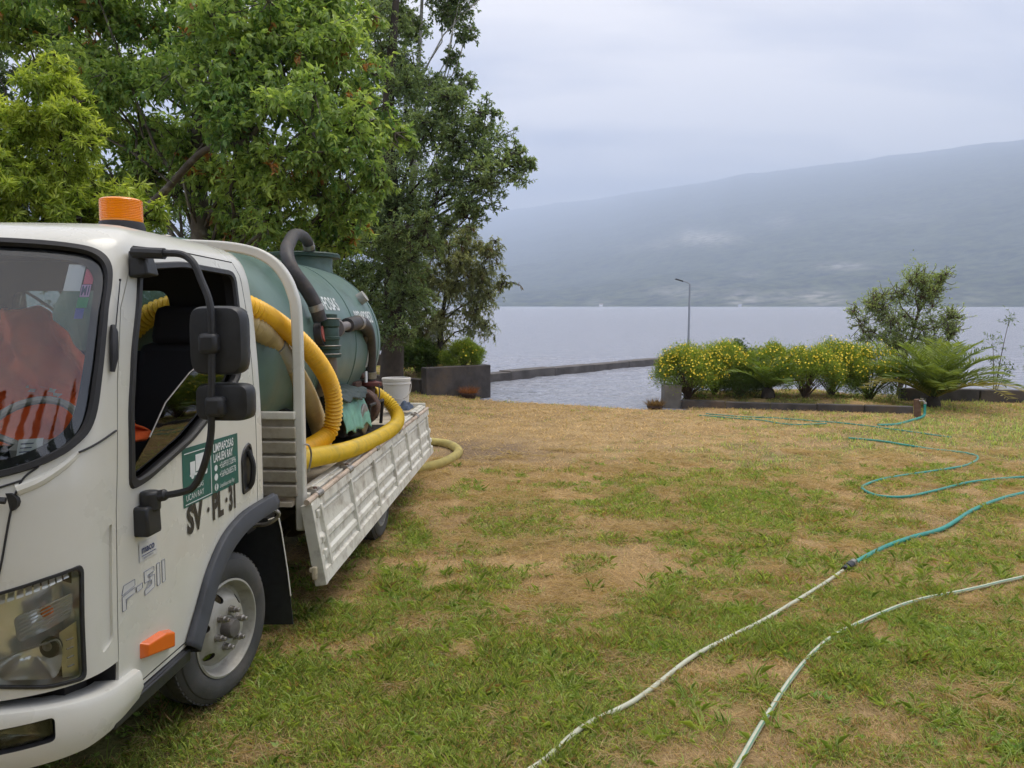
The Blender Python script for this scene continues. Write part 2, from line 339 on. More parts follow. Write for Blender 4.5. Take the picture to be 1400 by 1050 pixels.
# ------------------------------------------------------------------ lawn, lake, hills, haze
def block_line(x): return 18.4 - 0.69*(-0.58 - x)
_zg0 = zg
def zg(x, y):
    x = np.asarray(x, float); y = np.asarray(y, float)
    z = _zg0(x, y)
    m = np.clip((-0.7 - x)/1.5, 0, 1); k = np.clip((y - 12)/5.0, 0, 1); k = k*k*(3-2*k)
    return z + 0.16*m*k
def gz(x, y): return float(zg(np.array([x]), np.array([y]))[0])
def lawn_mesh():
    xs = np.r_[[-90, -60, -40, -28, -20, -15, -11, -9], np.arange(-8, 14, .09), [14.5, 16, 19, 24, 32, 45, 60, 90]]
    ys = np.r_[[-60, -40, -25, -15, -8, -4, -2], np.arange(-1, 24, .09), [24.5, 26, 30, 36, 45]]
    X, Y = np.meshgrid(xs, ys); Z = zg(X, Y)
    d = dryness(X, Y); d = np.clip(d + .5*(vnoise(X*9, Y*9, 3) - .5), 0, 1)
    s = np.clip((d - .25)/.5, 0, 1)[..., None]
    v = vnoise(X*5, Y*5, 8)[..., None]
    c = (np.array([.15, .15, .05])*(1-v) + np.array([.25, .25, .085])*v)*(1-s) + (STRAW2*(1-v) + STRAW*v)*s*.92
    soil = (np.clip(fbm(X*1.7, Y*1.7, 4, 77)*2.4 - 1.15, 0, 1)*.5)[..., None]
    soil = np.clip(soil + 1.0*np.exp(-((X+.35)/1.1)**2 - ((Y-10.9)/1.3)**2)[..., None]*np.clip(vnoise(X*3, Y*3, 4)*1.6, 0, 1)[..., None], 0, .85)
    c = c*(1-soil) + SOIL*1.1*soil
    wet = np.clip((Y - edge_y(X) + .1)/.5, 0, 1)[..., None]*((X > -.8) & (X < 3.8))[..., None]
    c = c*(1-wet) + np.array([.10, .085, .07])*wet
    ny, nx = X.shape; i = np.arange(ny*nx).reshape(ny, nx)
    F = np.stack([i[:-1, :-1], i[:-1, 1:], i[1:, 1:], i[1:, :-1]], -1).reshape(-1, 4)
    m = bpy.data.materials.new('lawn_thatch'); m.use_nodes = True; t = m.node_tree; p = t.nodes['Principled BSDF']
    a = t.nodes.new('ShaderNodeAttribute'); a.attribute_name = 'tint'
    tc = t.nodes.new('ShaderNodeTexCoord'); n = t.nodes.new('ShaderNodeTexNoise'); n.inputs['Scale'].default_value = 45; n.inputs['Detail'].default_value = 8; n.inputs['Roughness'].default_value = .7
    t.links.new(tc.outputs['Object'], n.inputs['Vector'])
    mr = t.nodes.new('ShaderNodeMapRange'); t.links.new(n.outputs[0], mr.inputs[0]); mr.inputs[1].default_value = .3; mr.inputs[2].default_value = .7; mr.inputs[3].default_value = .45; mr.inputs[4].default_value = 1.35
    mx = t.nodes.new('ShaderNodeMix'); mx.data_type = 'RGBA'; mx.blend_type = 'MULTIPLY'; mx.inputs[0].default_value = 1
    t.links.new(a.outputs['Color'], mx.inputs[6]); t.links.new(mr.outputs[0], mx.inputs[7]); t.links.new(mx.outputs[2], p.inputs['Base Color'])
    p.inputs['Roughness'].default_value = .95; p.inputs['Specular IOR Level'].default_value = .1
    b = t.nodes.new('ShaderNodeBump'); b.inputs['Strength'].default_value = .9; b.inputs['Distance'].default_value = .02; t.links.new(n.outputs[0], b.inputs['Height']); t.links.new(b.outputs[0], p.inputs['Normal'])
    o = np_mesh('lawn', np.stack([X.ravel(), Y.ravel(), Z.ravel()], 1), F, m, tint=c.reshape(-1, 3), smooth=True)
    tag(o, kind='structure')
lawn_mesh()

def water():
    xs = np.r_[[-12000, -6000, -2500, -900, -300, -100, -40, -15], np.arange(-6, 12.01, .12), [16, 22, 40, 100, 300, 900, 2500, 6000, 12000]]
    ys = np.r_[np.arange(15, 33, .12), [34, 37, 42, 50, 65, 90, 150, 300, 700, 1500, 3000, 6000, 12000]]
    X, Y = np.meshgrid(xs, ys)
    amp = np.clip((Y - 15.8)/2, .25, 1)*np.clip((60 - Y)/25, 0, 1)
    Z = WATER_Z + amp*(.085*(fbm(X*.8 + Y*.3, Y*2.0, 3, 41) - .5) + .055*(fbm(X*2.2, Y*4.6 + X*.6, 2, 43) - .5))
    ny, nx = X.shape; i = np.arange(ny*nx).reshape(ny, nx)
    F = np.stack([i[:-1, :-1], i[:-1, 1:], i[1:, 1:], i[1:, :-1]], -1).reshape(-1, 4)
    m = bpy.data.materials.new('lake_water'); m.use_nodes = True; t = m.node_tree; p = t.nodes['Principled BSDF']
    p.inputs['Base Color'].default_value = (.38, .40, .47, 1); p.inputs['Roughness'].default_value = .16; p.inputs['IOR'].default_value = 1.33
    tc = t.nodes.new('ShaderNodeTexCoord')
    def nz(sc, det, scl):
        mp = t.nodes.new('ShaderNodeMapping'); mp.inputs['Scale'].default_value = sc; t.links.new(tc.outputs['Object'], mp.inputs[0])
        n = t.nodes.new('ShaderNodeTexNoise'); n.inputs['Scale'].default_value = scl; n.inputs['Detail'].default_value = det; t.links.new(mp.outputs[0], n.inputs['Vector']); return n
    n1 = nz((.45, 1.0, 1), 4, 2.2); n2 = nz((.5, 1, 1), 3, 9)
    ad = t.nodes.new('ShaderNodeMath'); ad.operation = 'MULTIPLY_ADD'; t.links.new(n2.outputs[0], ad.inputs[0]); ad.inputs[1].default_value = .45; t.links.new(n1.outputs[0], ad.inputs[2])
    b = t.nodes.new('ShaderNodeBump'); b.inputs['Strength'].default_value = 1.0; b.inputs['Distance'].default_value = .5
    t.links.new(ad.outputs[0], b.inputs['Height']); t.links.new(b.outputs[0], p.inputs['Normal'])
    o = np_mesh('water', np.stack([X.ravel(), Y.ravel(), Z.ravel()], 1), F, m, smooth=True); tag(o, kind='structure')
water()

def hills():
    px = np.linspace(-1500, 2600, 420)
    H = np.interp(px, [-1500, 300, 600, 700, 800, 930, 1000, 1200, 1400, 1700, 2600], [.06, .07, .105, .122, .135, .153, .165, .189, .213, .235, .25])
    H = H + .004*(fbm(px/40., px*0, 4, 3) - .5)
    d0 = np.interp(px, [-1500, 500, 700, 900, 1150, 1400, 2600], [3200, 2700, 2200, 1950, 1750, 1550, 1400])
    s = np.interp(px, [-1500, 500, 700, 930, 1400, 2600], [4700, 4700, 4700, 2700, 1420, 1150]); K = np.interp(px, [-1500, 600, 930, 1400], [2.2, 2.2, 3.0, 4.0])[:, None]
    k = np.linspace(0, 1, 150)
    D = d0[:, None] + (k[None]**1.9)*K*s[:, None]
    t = (px[:, None] - 700)/1051
    prof = (1 - np.exp(-(D - d0[:, None])/s[:, None]))/(1 - np.exp(-K))
    Z = H[:, None]*D*prof
    X = t*D
    n = fbm(X/420., D/420., 6, 51) - .5; n2 = fbm(X/90., D/90., 4, 57) - .5
    Z = WATER_Z - 1 + Z*(1 + .16*n*(1-prof)) + (60*n + 26*n2)*np.clip((D - d0[:, None])/250, 0, 1)*(1 - .75*prof)
    Z[:, 0] = WATER_Z - 3
    ny, nx = X.shape; i = np.arange(ny*nx).reshape(ny, nx)
    F = np.stack([i[:-1, :-1], i[1:, :-1], i[1:, 1:], i[:-1, 1:]], -1).reshape(-1, 4)
    m = bpy.data.materials.new('forested_hill'); m.use_nodes = True; tt = m.node_tree; p = tt.nodes['Principled BSDF']; p.inputs['Roughness'].default_value = 1; p.inputs['Specular IOR Level'].default_value = 0
    tc = tt.nodes.new('ShaderNodeTexCoord')
    n1 = tt.nodes.new('ShaderNodeTexNoise'); n1.inputs['Scale'].default_value = .02; n1.inputs['Detail'].default_value = 10; n1.inputs['Roughness'].default_value = .72; tt.links.new(tc.outputs['Object'], n1.inputs['Vector'])
    cr = tt.nodes.new('ShaderNodeValToRGB'); tt.links.new(n1.outputs[0], cr.inputs[0])
    cr.color_ramp.elements[0].position = .35; cr.color_ramp.elements[0].color = (.006, .012, .008, 1); cr.color_ramp.elements[1].position = .68; cr.color_ramp.elements[1].color = (.12, .14, .06, 1)
    at = tt.nodes.new('ShaderNodeAttribute'); at.attribute_name = 'tint'
    sp = tt.nodes.new('ShaderNodeSeparateColor'); tt.links.new(at.outputs['Color'], sp.inputs[0])
    n2n = tt.nodes.new('ShaderNodeTexNoise'); n2n.inputs['Scale'].default_value = .03; n2n.inputs['Detail'].default_value = 8; tt.links.new(tc.outputs['Object'], n2n.inputs['Vector'])
    mu = tt.nodes.new('ShaderNodeMath'); mu.operation = 'MULTIPLY_ADD'; tt.links.new(n2n.outputs[0], mu.inputs[0]); mu.inputs[1].default_value = 2.2; mu.inputs[2].default_value = -.75; mu.use_clamp = True
    mm = tt.nodes.new('ShaderNodeMath'); mm.operation = 'MULTIPLY'; tt.links.new(mu.outputs[0], mm.inputs[0]); tt.links.new(sp.outputs[0], mm.inputs[1]); mm.use_clamp = True
    mx = tt.nodes.new('ShaderNodeMix'); mx.data_type = 'RGBA'; tt.links.new(mm.outputs[0], mx.inputs[0]); tt.links.new(cr.outputs[0], mx.inputs[6]); mx.inputs[7].default_value = (.52, .49, .43, 1)
    tt.links.new(mx.outputs[2], p.inputs['Base Color'])
    # bare cliffs and clearings, where they lie on the slope
    el = Z/D*1051
    def patch(cx, cy, rx, ry, a): return a*np.exp(-(((px[:, None]) - cx)/rx)**2 - ((418 - el - cy)/ry)**2)
    c = patch(975, 327, 30, 9, 1.0) + patch(940, 325, 18, 10, .9) + patch(900, 335, 18, 8, .5) + patch(1062, 305, 18, 8, .5) + patch(1012, 408, 20, 9, 1.0) + patch(1125, 408, 25, 10, .9)
    c = c + patch(930, 398, 45, 10, .5) + patch(1150, 364, 38, 5, .8) + patch(1020, 375, 20, 4, .5) + patch(1080, 405, 40, 8, .5) + patch(820, 412, 20, 4, .4) + patch(860, 340, 20, 5, .3) + patch(1330, 405, 40, 10, .25) + patch(1230, 300, 50, 6, .25)
    tint = np.repeat(np.clip(c, 0, 1).reshape(-1, 1), 3, 1)
    o = np_mesh('hills', np.stack([X.ravel(), D.ravel(), Z.ravel()], 1), F, m, tint=tint, smooth=True); tag(o, kind='structure')
hills()

def far_house(label, px, w, c, roofc):
    D = float(np.interp(px, [500, 700, 900, 1150, 1400], [2700, 2200, 1950, 1750, 1550])) - 14; x = (px-700)/1051*D; root = empty('far_house', (x, D, WATER_Z), (0, 0, 0), label, 'house', 'small houses on the far shore'); h = w*.45
    b = MB(); b.box((0, 0, h/2 + .5), (w, w*.7, h + 1)); b.build('wall', mat('house_'+c[0], c[1], .8), root, smooth=0)
    b = MB(); b.prism([(-w*.42, h+1), (w*.42, h+1), (0, h+1+w*.3)], -w*.55, w*.55); b.build('roof', mat('roof_'+c[0], roofc, .8), root, smooth=0)
far_house('tiny white house on the far shore left of the lamp post', 821, 9, ('white', (.8, .8, .78)), (.35, .3, .28))
far_house('tiny beige house on the far shore behind the small tree', 1186, 11, ('beige', (.6, .52, .4)), (.3, .2, .16))
far_house('tiny grey house on the far shore right of the lamp post', 1010, 7, ('grey', (.6, .6, .62)), (.25, .25, .27))
def haze():
    m = bpy.data.materials.new('haze_air'); m.use_nodes = True; t = m.node_tree; t.nodes.clear()
    o = t.nodes.new('ShaderNodeOutputMaterial'); v = t.nodes.new('ShaderNodeVolumePrincipled')
    v.inputs['Color'].default_value = (.68, .79, 1.0, 1); v.inputs['Density'].default_value = 2.5e-4; v.inputs['Anisotropy'].default_value = 0.0
    t.links.new(v.outputs[0], o.inputs['Volume'])
    b = MB(); b.box((0, 0, 0), (30000, 30000, 2)); q = b.build('haze', m, smooth=0)
    for vt in q.data.vertices:
        vt.co.z = 1750 if vt.co.z > 0 else -40
    tag(q, kind='stuff')
haze()

# ------------------------------------------------------------------ walls by the shore, breakwater
def seg_wall(name, label, cat, A, B, z0, z1, th, nseg, m, part='concrete_block', gap=.012, jit=.012, cap=None):
    """a straight wall of cast concrete pieces from A to B"""
    A = Vector((*A, 0)); B = Vector((*B, 0)); d = (B - A); L = d.length; d.normalize(); ang = math.atan2(d.y, d.x)
    root = empty(name, ((A.x+B.x)/2, (A.y+B.y)/2, z0), (0, 0, ang), label, cat)
    for i in range(nseg):
        l = L/nseg; cx = -L/2 + (i+.5)*l
        j = random.uniform(-jit, jit); zt = z1 - z0 + random.uniform(-jit, jit)
        b = MB(); nx = max(2, int(l/.12)); 
        # front/back faces with slightly uneven edges
        b.box((cx, j, zt/2), (l - gap, th, zt))
        o = b.build(part, m, root, smooth=0, bevel=.018)
    return root
seg_wall('retaining_wall', 'dark stained concrete block wall with yellow shrub on top', 'wall', (-2.03, 17.4+.12), (-.58, 18.4+.12), -.75, .385, .26, 1, CONCD)
seg_wall('low_wall', 'low dark concrete wall holding up the grass bank left of the ramp', 'wall', (-5.2, 20.6), (-2.06, 17.75), -.5, .09, .2, 3, CONCD)
seg_wall('bank_wall', 'dark wall at the back of the small grass bank under the trees', 'wall', (-6.5, 23.2), (-1.9, 22.6), -.8, .36, .25, 3, CONCD)
seg_wall('breakwater', 'long low concrete breakwater running out across the lake from the left', 'breakwater', (-1.6, 21.25), (9.5, 33.0), -1.4, -.15, .5, 8, mat('wet_dark_concrete', (0.11, 0.10, 0.095), 0.8, noise=.35, nscale=3, bump=.5, bscale=20, dirt=(.04, .037, .035), dirt_amt=.8, dirt_scale=1.6), jit=.02)
seg_wall('garden_kerb', 'low dark concrete kerb along the front of the flower bed', 'kerb', (3.62, 16.28), (7.95, 15.12), -.6, -.2, .16, 5, CONCD, part='kerb_stone', jit=.02)
seg_wall('gate_pillar', 'short concrete pillar stub under the yellow flowers beside the ramp', 'pillar', (3.24, 16.45), (3.62, 16.45), -.6, .1, .38, 1, CONC)
seg_wall('shore_wall', 'dark low wall along the lake behind the palm', 'wall', (8.9, 17.55), (15.5, 16.5), -.7, -.1, .22, 4, CONCD, jit=.02)

# ------------------------------------------------------------------ street lamp on the breakwater
def lamp():
    x, y = 6.96, 30.33
    r = empty('street_lamp', (x, y, -.15), (0, 0, 0), 'thin grey lamp post standing on the breakwater in front of the hills', 'street lamp')
    b = MB(); b.tube([(0, 0, 0), (0, 0, .9), (0, 0, 2.78)], [.05, .045, .035], 10); b.lathe([(.11, 0), (.11, .02)], n=12); b.build('pole', GALV, r)
    b = MB(); b.tube(crom([(0, 0, 2.7), (-.02, 0, 2.79), (-.14, 0, 2.86), (-.3, 0, 2.9)], 5), .022, 8); b.build('arm', GALV, r)
    b = MB(); b.box((-.42, 0, 2.935), (.34, .13, .05), (0, R(17), 0), taper=(.85, .8)); b.build('lamp_head', BLACKP, r, smooth=0, bevel=.01)
lamp()

# ------------------------------------------------------------------ leaves, twigs, trees
def unit(v): return v/(np.linalg.norm(v, axis=1)[:, None] + 1e-9)
def leaf_arrays(P, D, L, W, fold=.25, roll=None):
    """kite shaped leaves at P along D; returns (4N,3)"""
    N = len(P); up = rng.normal(size=(N, 3))*.55 + np.array([0, 0, 1.0])
    S = unit(np.cross(D, up)); Nn = np.cross(S, D)
    L = np.broadcast_to(L, (N,))[:, None]; W = np.broadcast_to(W, (N,))[:, None]
    m = P + D*L*.45
    V = np.stack([P, m + S*W*.5 + Nn*W*fold, P + D*L - Nn*L*.06, m - S*W*.5 + Nn*W*fold], 1)
    return V.reshape(-1, 3)
def quads(n): return np.arange(4*n, dtype=np.int32).reshape(n, 4)
def mixcol(a, b, t): return a*(1-t) + b*t
def twig_leaves(clusters, ntw, nlf, L, W, c1, c2, droop=.3, spread=1.0, up=.2, special=None, fold=.25, sub=1, ldroop=.25, inner=.2):
    """clusters: (cx,cy,cz,r). returns leaf verts, tints, and twig polylines"""
    PV = []; TV = []; tw = []
    for ci, (cx, cy, cz, r) in enumerate(clusters):
        C = np.array([cx, cy, cz]); n = max(3, int(ntw*(r**2)))
        d = unit(rng.normal(size=(n, 3))*np.array([1, 1, .75]) + np.array([0, 0, up]))
        ln = r*rng.uniform(.4, 1.0, n)*spread
        st = C + rng.normal(size=(n, 3))*r*.38
        bright = rng.uniform(0, 1)
        k = nlf
        t = rng.uniform(inner, 1.0, (n, k))
        p = st[:, None] + d[:, None]*(t*ln[:, None])[..., None]
        p[..., 2] -= droop*ln[:, None]*t**2
        p += rng.normal(size=p.shape)*.035*r
        dir_ = d[:, None]*.5 + rng.normal(size=(n, k, 3))*.7; dir_[..., 2] -= ldroop + droop*t*.6
        p = p.reshape(-1, 3); dir_ = unit(dir_.reshape(-1, 3)); N = len(p)
        sz = rng.uniform(.5, 1.25, N)
        PV.append(leaf_arrays(p, dir_, L*sz, W*sz, fold))
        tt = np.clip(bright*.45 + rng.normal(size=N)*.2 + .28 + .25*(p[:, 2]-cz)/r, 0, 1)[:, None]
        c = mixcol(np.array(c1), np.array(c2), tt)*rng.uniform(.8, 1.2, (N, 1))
        if special is not None:
            frac, sc = special
            tsel = np.repeat(rng.uniform(size=n) < frac*(1.8 if bright > .5 else .3), k)
            c = np.where(tsel[:, None], np.array(sc)*rng.uniform(.6, 1.3, (N, 1)), c)
        TV.append(np.repeat(c, 4, 0))
        for i in range(0, n, max(1, n//10)):
            e = st[i] + d[i]*ln[i]*.95; e[2] -= droop*ln[i]*.9
            mdl = st[i] + d[i]*ln[i]*.5; mdl[2] -= droop*ln[i]*.25
            tw.append((C, st[i], mdl, e))
    return np.concatenate(PV), np.concatenate(TV), tw
def limb(b, A, B, r0, r1, bend=.12, n=7, seg=7):
    A = np.array(A, float); B = np.array(B, float); L = np.linalg.norm(B-A)
    m1 = A + (B-A)*.35 + rng.normal(size=3)*bend*L*.5 + np.array([0, 0, bend*L*.35]); m2 = A + (B-A)*.7 + rng.normal(size=3)*bend*L*.4
    P = crom([A, m1, m2, B], max(2, seg//3)); b.tube(P, np.linspace(r0, r1, len(P)), n); return P
def cl(px, py, rp, D):
    """a cluster seen at this pixel, at its distance D"""
    return ((px-700)/1051*D, D, CAM_Z + (418-py)/1051*D, rp/1051*D)
def scatter(blobs, per=1.0, rr=(.35, .6), shell=.55):
    """fill big blobs with smaller leaf clusters"""
    out = []
    for (x, y, z, r) in blobs:
        n = max(3, int(per*10))
        d = unit(rng.normal(size=(n, 3))); q = rng.uniform(shell, 1.0, n)**.6
        for i in range(n):
            s = r*rng.uniform(*rr); p = np.array([x, y, z]) + d[i]*(r - s*.6)*q[i]
            out.append((*p, s))
    return out
def tree(name, label, cat, base, trunk_top, r0, clusters, bark, group=None, lk={}, lm=None, fork=(.35, .95), limb_r=.35, twig_r=.006, trunk_bend=.04, leafpart='crown', blobs=None):
    root = empty(name, base, (0, 0, 0), label, cat, group)
    o = np.array(base, float); b = MB()
    T = np.array(trunk_top, float)
    tp = crom([o - [0, 0, .2], o + (T-o)*.3 + rng.normal(size=3)*trunk_bend, o + (T-o)*.65 + rng.normal(size=3)*trunk_bend*2, T], 6)
    b.tube(tp, np.linspace(r0, r0*.25, len(tp)), 9)
    B0 = blobs or clusters; BA = np.array(B0)[:, :3]
    for (cx, cy, cz, r) in B0:
        h = np.clip((cz - o[2])/(T[2]-o[2]) - rng.uniform(.15, .35), fork[0], fork[1])
        i = int(h*(len(tp)-1)); rr = (r0*(1-h*.75))*limb_r
        limb(b, tp[i], (cx, cy, cz), max(rr, .02), .012, n=6)
    if blobs:
        for c_ in clusters:
            q_ = np.array(c_[:3]); j = int(np.argmin(np.linalg.norm(BA - q_, axis=1))); limb(b, BA[j], q_, .016, .006, n=5, seg=5)
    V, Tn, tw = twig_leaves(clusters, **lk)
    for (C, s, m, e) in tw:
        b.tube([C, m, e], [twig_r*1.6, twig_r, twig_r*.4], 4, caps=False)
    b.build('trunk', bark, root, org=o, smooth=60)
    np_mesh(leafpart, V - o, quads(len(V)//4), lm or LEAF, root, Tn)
    return root

# broad-leaved cherry tree behind the truck, with a few orange leaf tufts
def cherry():
    D = 10.2
    blobs = []
    for px, py, rp, dd in [(70, 20, 80, .6), (160, 20, 90, -.3), (250, 10, 90, .5), (330, 30, 90, -.4), (410, 20, 90, .2), (480, 10, 70, .7), (200, 110, 90, .3), (300, 110, 90, -.6), (400, 110, 90, -.3), (480, 100, 75, .2),
                           (250, 190, 80, .6), (340, 190, 85, -.5), (430, 185, 85, -.8), (510, 165, 55, -.1), (300, 260, 75, .5), (390, 260, 80, -.4), (470, 250, 70, -.5), (520, 230, 45, -.2), (220, 240, 55, .8), (340, 310, 55, .4), (420, 320, 55, .2), (490, 310, 45, .2), (100, 90, 60, 1.0), (545, 190, 30, 0), (130, 170, 60, .9), (190, 200, 60, .9), (160, 250, 45, 1.0), (60, 60, 60, 1.0), (140, 110, 60, .8)]:
        blobs.append(cl(px, py, rp, D + dd))
    cs = scatter(blobs, .82, (.28, .5), .3)
    x0 = (255-700)/1051*D
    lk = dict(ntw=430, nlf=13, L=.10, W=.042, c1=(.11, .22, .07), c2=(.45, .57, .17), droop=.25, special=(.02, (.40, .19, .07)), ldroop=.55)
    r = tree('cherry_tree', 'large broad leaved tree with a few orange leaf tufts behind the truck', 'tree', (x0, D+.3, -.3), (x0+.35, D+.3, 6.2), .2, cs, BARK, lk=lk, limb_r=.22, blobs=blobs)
    b = MB(); A = np.array(cl(238, 262, 1, D-.3)[:3]) - np.array([x0, D+.3, -.3]); B_ = np.array(cl(290, 212, 1, D-.7)[:3]) - np.array([x0, D+.3, -.3]); C_ = np.array(cl(348, 198, 1, D-.9)[:3]) - np.array([x0, D+.3, -.3]); E_ = np.array(cl(380, 150, 1, D-.9)[:3]) - np.array([x0, D+.3, -.3])
    b.tube(crom([np.array(cl(205, 292, 1, D-.05)[:3]) - np.array([x0, D+.3, -.3]), A, B_, C_, E_], 7), np.linspace(.055, .025, 29), 9); b.build('branch', BARK, r, smooth=60)
cherry()
def dark_tree():
    D = 16.5; blobs = []
    for px, py, rp, dd in [(690, 235, 42, -.2), (650, 200, 55, .2), (655, 255, 45, -.4), (620, 150, 45, .3), (600, 210, 60, .4), (600, 280, 60, -.2), (560, 250, 80, .8), (540, 340, 70, .6), (500, 400, 70, 1.2), (560, 160, 70, 1.0), (530, 80, 70, 1.2), (580, 330, 50, -.4), (470, 420, 60, 1.6), (420, 400, 60, 2.0), (550, 420, 55, .6), (640, 300, 32, -.4), (480, 180, 70, 2.0), (500, 300, 70, 1.4), (520, 0, 70, 1.5), (440, 330, 70, 2.2), (380, 350, 60, 2.4), (705, 215, 22, -.3), (722, 232, 16, -.3), (665, 165, 26, -.1), (535, 455, 40, .2)]:
        blobs.append(cl(px, py, rp, D + dd))
    cs = scatter(blobs, .95, (.3, .52), .3)
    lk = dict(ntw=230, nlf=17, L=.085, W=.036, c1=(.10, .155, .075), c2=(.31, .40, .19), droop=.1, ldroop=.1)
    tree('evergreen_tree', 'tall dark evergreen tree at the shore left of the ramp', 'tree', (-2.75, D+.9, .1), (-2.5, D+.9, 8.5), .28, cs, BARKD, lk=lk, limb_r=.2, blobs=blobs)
dark_tree()
def birch():
    D = 18.5
    blobs = [cl(*q) for q in [(625, 30, 28, D), (640, 60, 18, D-.2), (622, 90, 16, D), (560, 50, 35, D+.3), (600, 5, 35, D), (640, -10, 25, D-.2), (595, 130, 26, D), (635, 130, 22, D-.1), (690, -25, 22, D-.4), (560, 120, 30, D), (650, 8, 16, D)]]
    cs = scatter(blobs, 1.0, (.35, .6), .3)
    lk = dict(ntw=420, nlf=13, L=.075, W=.042, c1=(.08, .13, .055), c2=(.25, .33, .14), droop=.35, ldroop=.4)
    tree('birch_tree', 'tall slender tree with pale trunk rising above the evergreen', 'tree', (-2.9, D+.6, -.1), (-1.95, D, 10.8), .1, cs, BIRCH, lk=lk, limb_r=.2, blobs=blobs, twig_r=.005, trunk_bend=.05)
birch()
def willow():
    D = 20.0
    blobs = [cl(*q) for q in [(600, 345, 40, D), (640, 350, 40, D-.2), (672, 345, 24, D-.3), (620, 400, 45, D), (660, 395, 38, D-.3), (600, 450, 45, D), (580, 400, 40, D+.3), (650, 435, 30, D-.3), (565, 450, 35, D+.3), (690, 385, 16, D-.3), (560, 380, 35, D+.4), (640, 320, 25, D)]]
    cs = scatter(blobs, .6, (.35, .6), .2)
    lk = dict(ntw=330, nlf=18, L=.095, W=.024, c1=(.14, .17, .08), c2=(.40, .42, .22), droop=.85, ldroop=.9, up=.5, special=(.06, (.2, .15, .08)))
    tree('willow_tree', 'small weeping tree with trailing grey green twigs above the block wall', 'tree', (-1.9, D+.1, .05), (-1.6, D, 3.4), .09, cs, BARKD, lk=lk, fork=(.12, .9), limb_r=.3, blobs=blobs, twig_r=.006)
willow()
def back_trees():
    D = 24
    defs = [('leafy dark tree standing far back at the left behind the truck', [(5, 40, 60, 3), (20, 110, 50, 2), (-60, 100, 90, 3), (-60, 250, 120, 3), (120, 300, 80, 3)], -16.5),
            ('dense dark tree filling the gap under the big tree behind the tank', [(250, 330, 110, 2), (330, 380, 90, 0), (410, 440, 80, 0), (180, 380, 100, 3), (280, 430, 90, 1), (480, 470, 50, -1)], -9.5)]
    for lab, bl, x in defs:
        cs = scatter([cl(a, b, c, D+d) for a, b, c, d in bl], .8, (.25, .45), .3)
        lk = dict(ntw=60, nlf=14, L=.16, W=.08, c1=(.04, .075, .025), c2=(.12, .18, .06), droop=.25, ldroop=.3)
        tree('broadleaf_tree', lab, 'tree', (x, D+2, .2), (x, D+2, 8), .25, cs, BARKD, group='dark trees behind the truck', lk=lk, limb_r=.2, blobs=[cl(a, b, c, D+d) for a, b, c, d in bl])
back_trees()
def bright_shrub():
    D = 7.6
    blobs = [cl(*q) for q in [(75, 165, 62, D), (110, 200, 48, D-.2), (30, 200, 60, D), (70, 225, 60, D+.2), (125, 150, 26, D-.1), (100, 105, 20, D), (20, 270, 55, D-.4), (60, 310, 60, D-.3), (120, 300, 45, D-.2), (175, 285, 42, D), (205, 300, 30, D), (-40, 250, 70, D), (-40, 180, 70, D+.3), (150, 330, 50, D), (140, 270, 28, D), (-10, 330, 70, D-.3)]]
    cs = scatter(blobs, .9, (.26, .42), .55)
    lk = dict(ntw=1700, nlf=16, L=.085, W=.02, c1=(.18, .28, .04), c2=(.60, .68, .14), droop=.25, ldroop=.35, up=.35, inner=.35)
    tree('feathery_shrub', 'bright yellow green shrub with fine feathery leaves left of the beacon', 'shrub', (-4.4, D+.2, -.25), (-4.4, D+.2, 3.0), .09, cs, BARKD, lk=lk, lm=NEEDLE, fork=(.15, .9), limb_r=.25, twig_r=.004, blobs=blobs)
bright_shrub()

def conifer(label, x, y, h, wd):
    z0 = gz(x, y); root = empty('conifer_tree', (x, y, z0), (0, 0, 0), label, 'tree', 'conifers behind the viewer'); b = MB(); b.tube([(0, 0, -.2), (0, 0, h)], [.28, .03], 8); V = []; T = []
    for k in range(int(h*5)):
        q = (k+.5)/(h*5); zz = h*(.08 + .92*q); rr = wd*(1-q)**.8*rng.uniform(.7, 1.1) + .1; a = k*2.4; e = np.array([rr*math.cos(a), rr*math.sin(a), zz - rr*.25]); b.tube([(0, 0, zz), e], [.03, .01], 4, caps=False)
        n = int(90*rr) + 20; t = rng.uniform(.15, 1, n); P = np.array([0, 0, zz]) + t[:, None]*(e - np.array([0, 0, zz])) + rng.normal(size=(n, 3))*.18*t[:, None]*min(1, rr); D = unit(e/np.linalg.norm(e) + rng.normal(size=(n, 3))*.6); V.append(leaf_arrays(P, D, .55, .2)); T.append(np.repeat(mixcol(np.array([.02, .045, .02]), np.array([.05, .09, .03]), rng.uniform(0, 1, (n, 1))), 4, 0))
    b.build('trunk', BARKD, root); V = np.concatenate(V); np_mesh('crown', V, quads(len(V)//4), LEAF, root, np.concatenate(T))
for x, y, h, w in [(-7.5, -9, 9, 2.6), (-3.2, -11, 12, 3.0), (1.5, -10, 10, 2.8), (5.5, -12, 12, 3.2), (9.5, -9, 9, 2.6), (-11, -6, 10, 2.8), (13, -5, 10, 2.8), (-1.0, -15, 13, 3.2)]:
    conifer('dark conifer standing behind the viewer, mirrored in the windscreen', x, y, h, w)

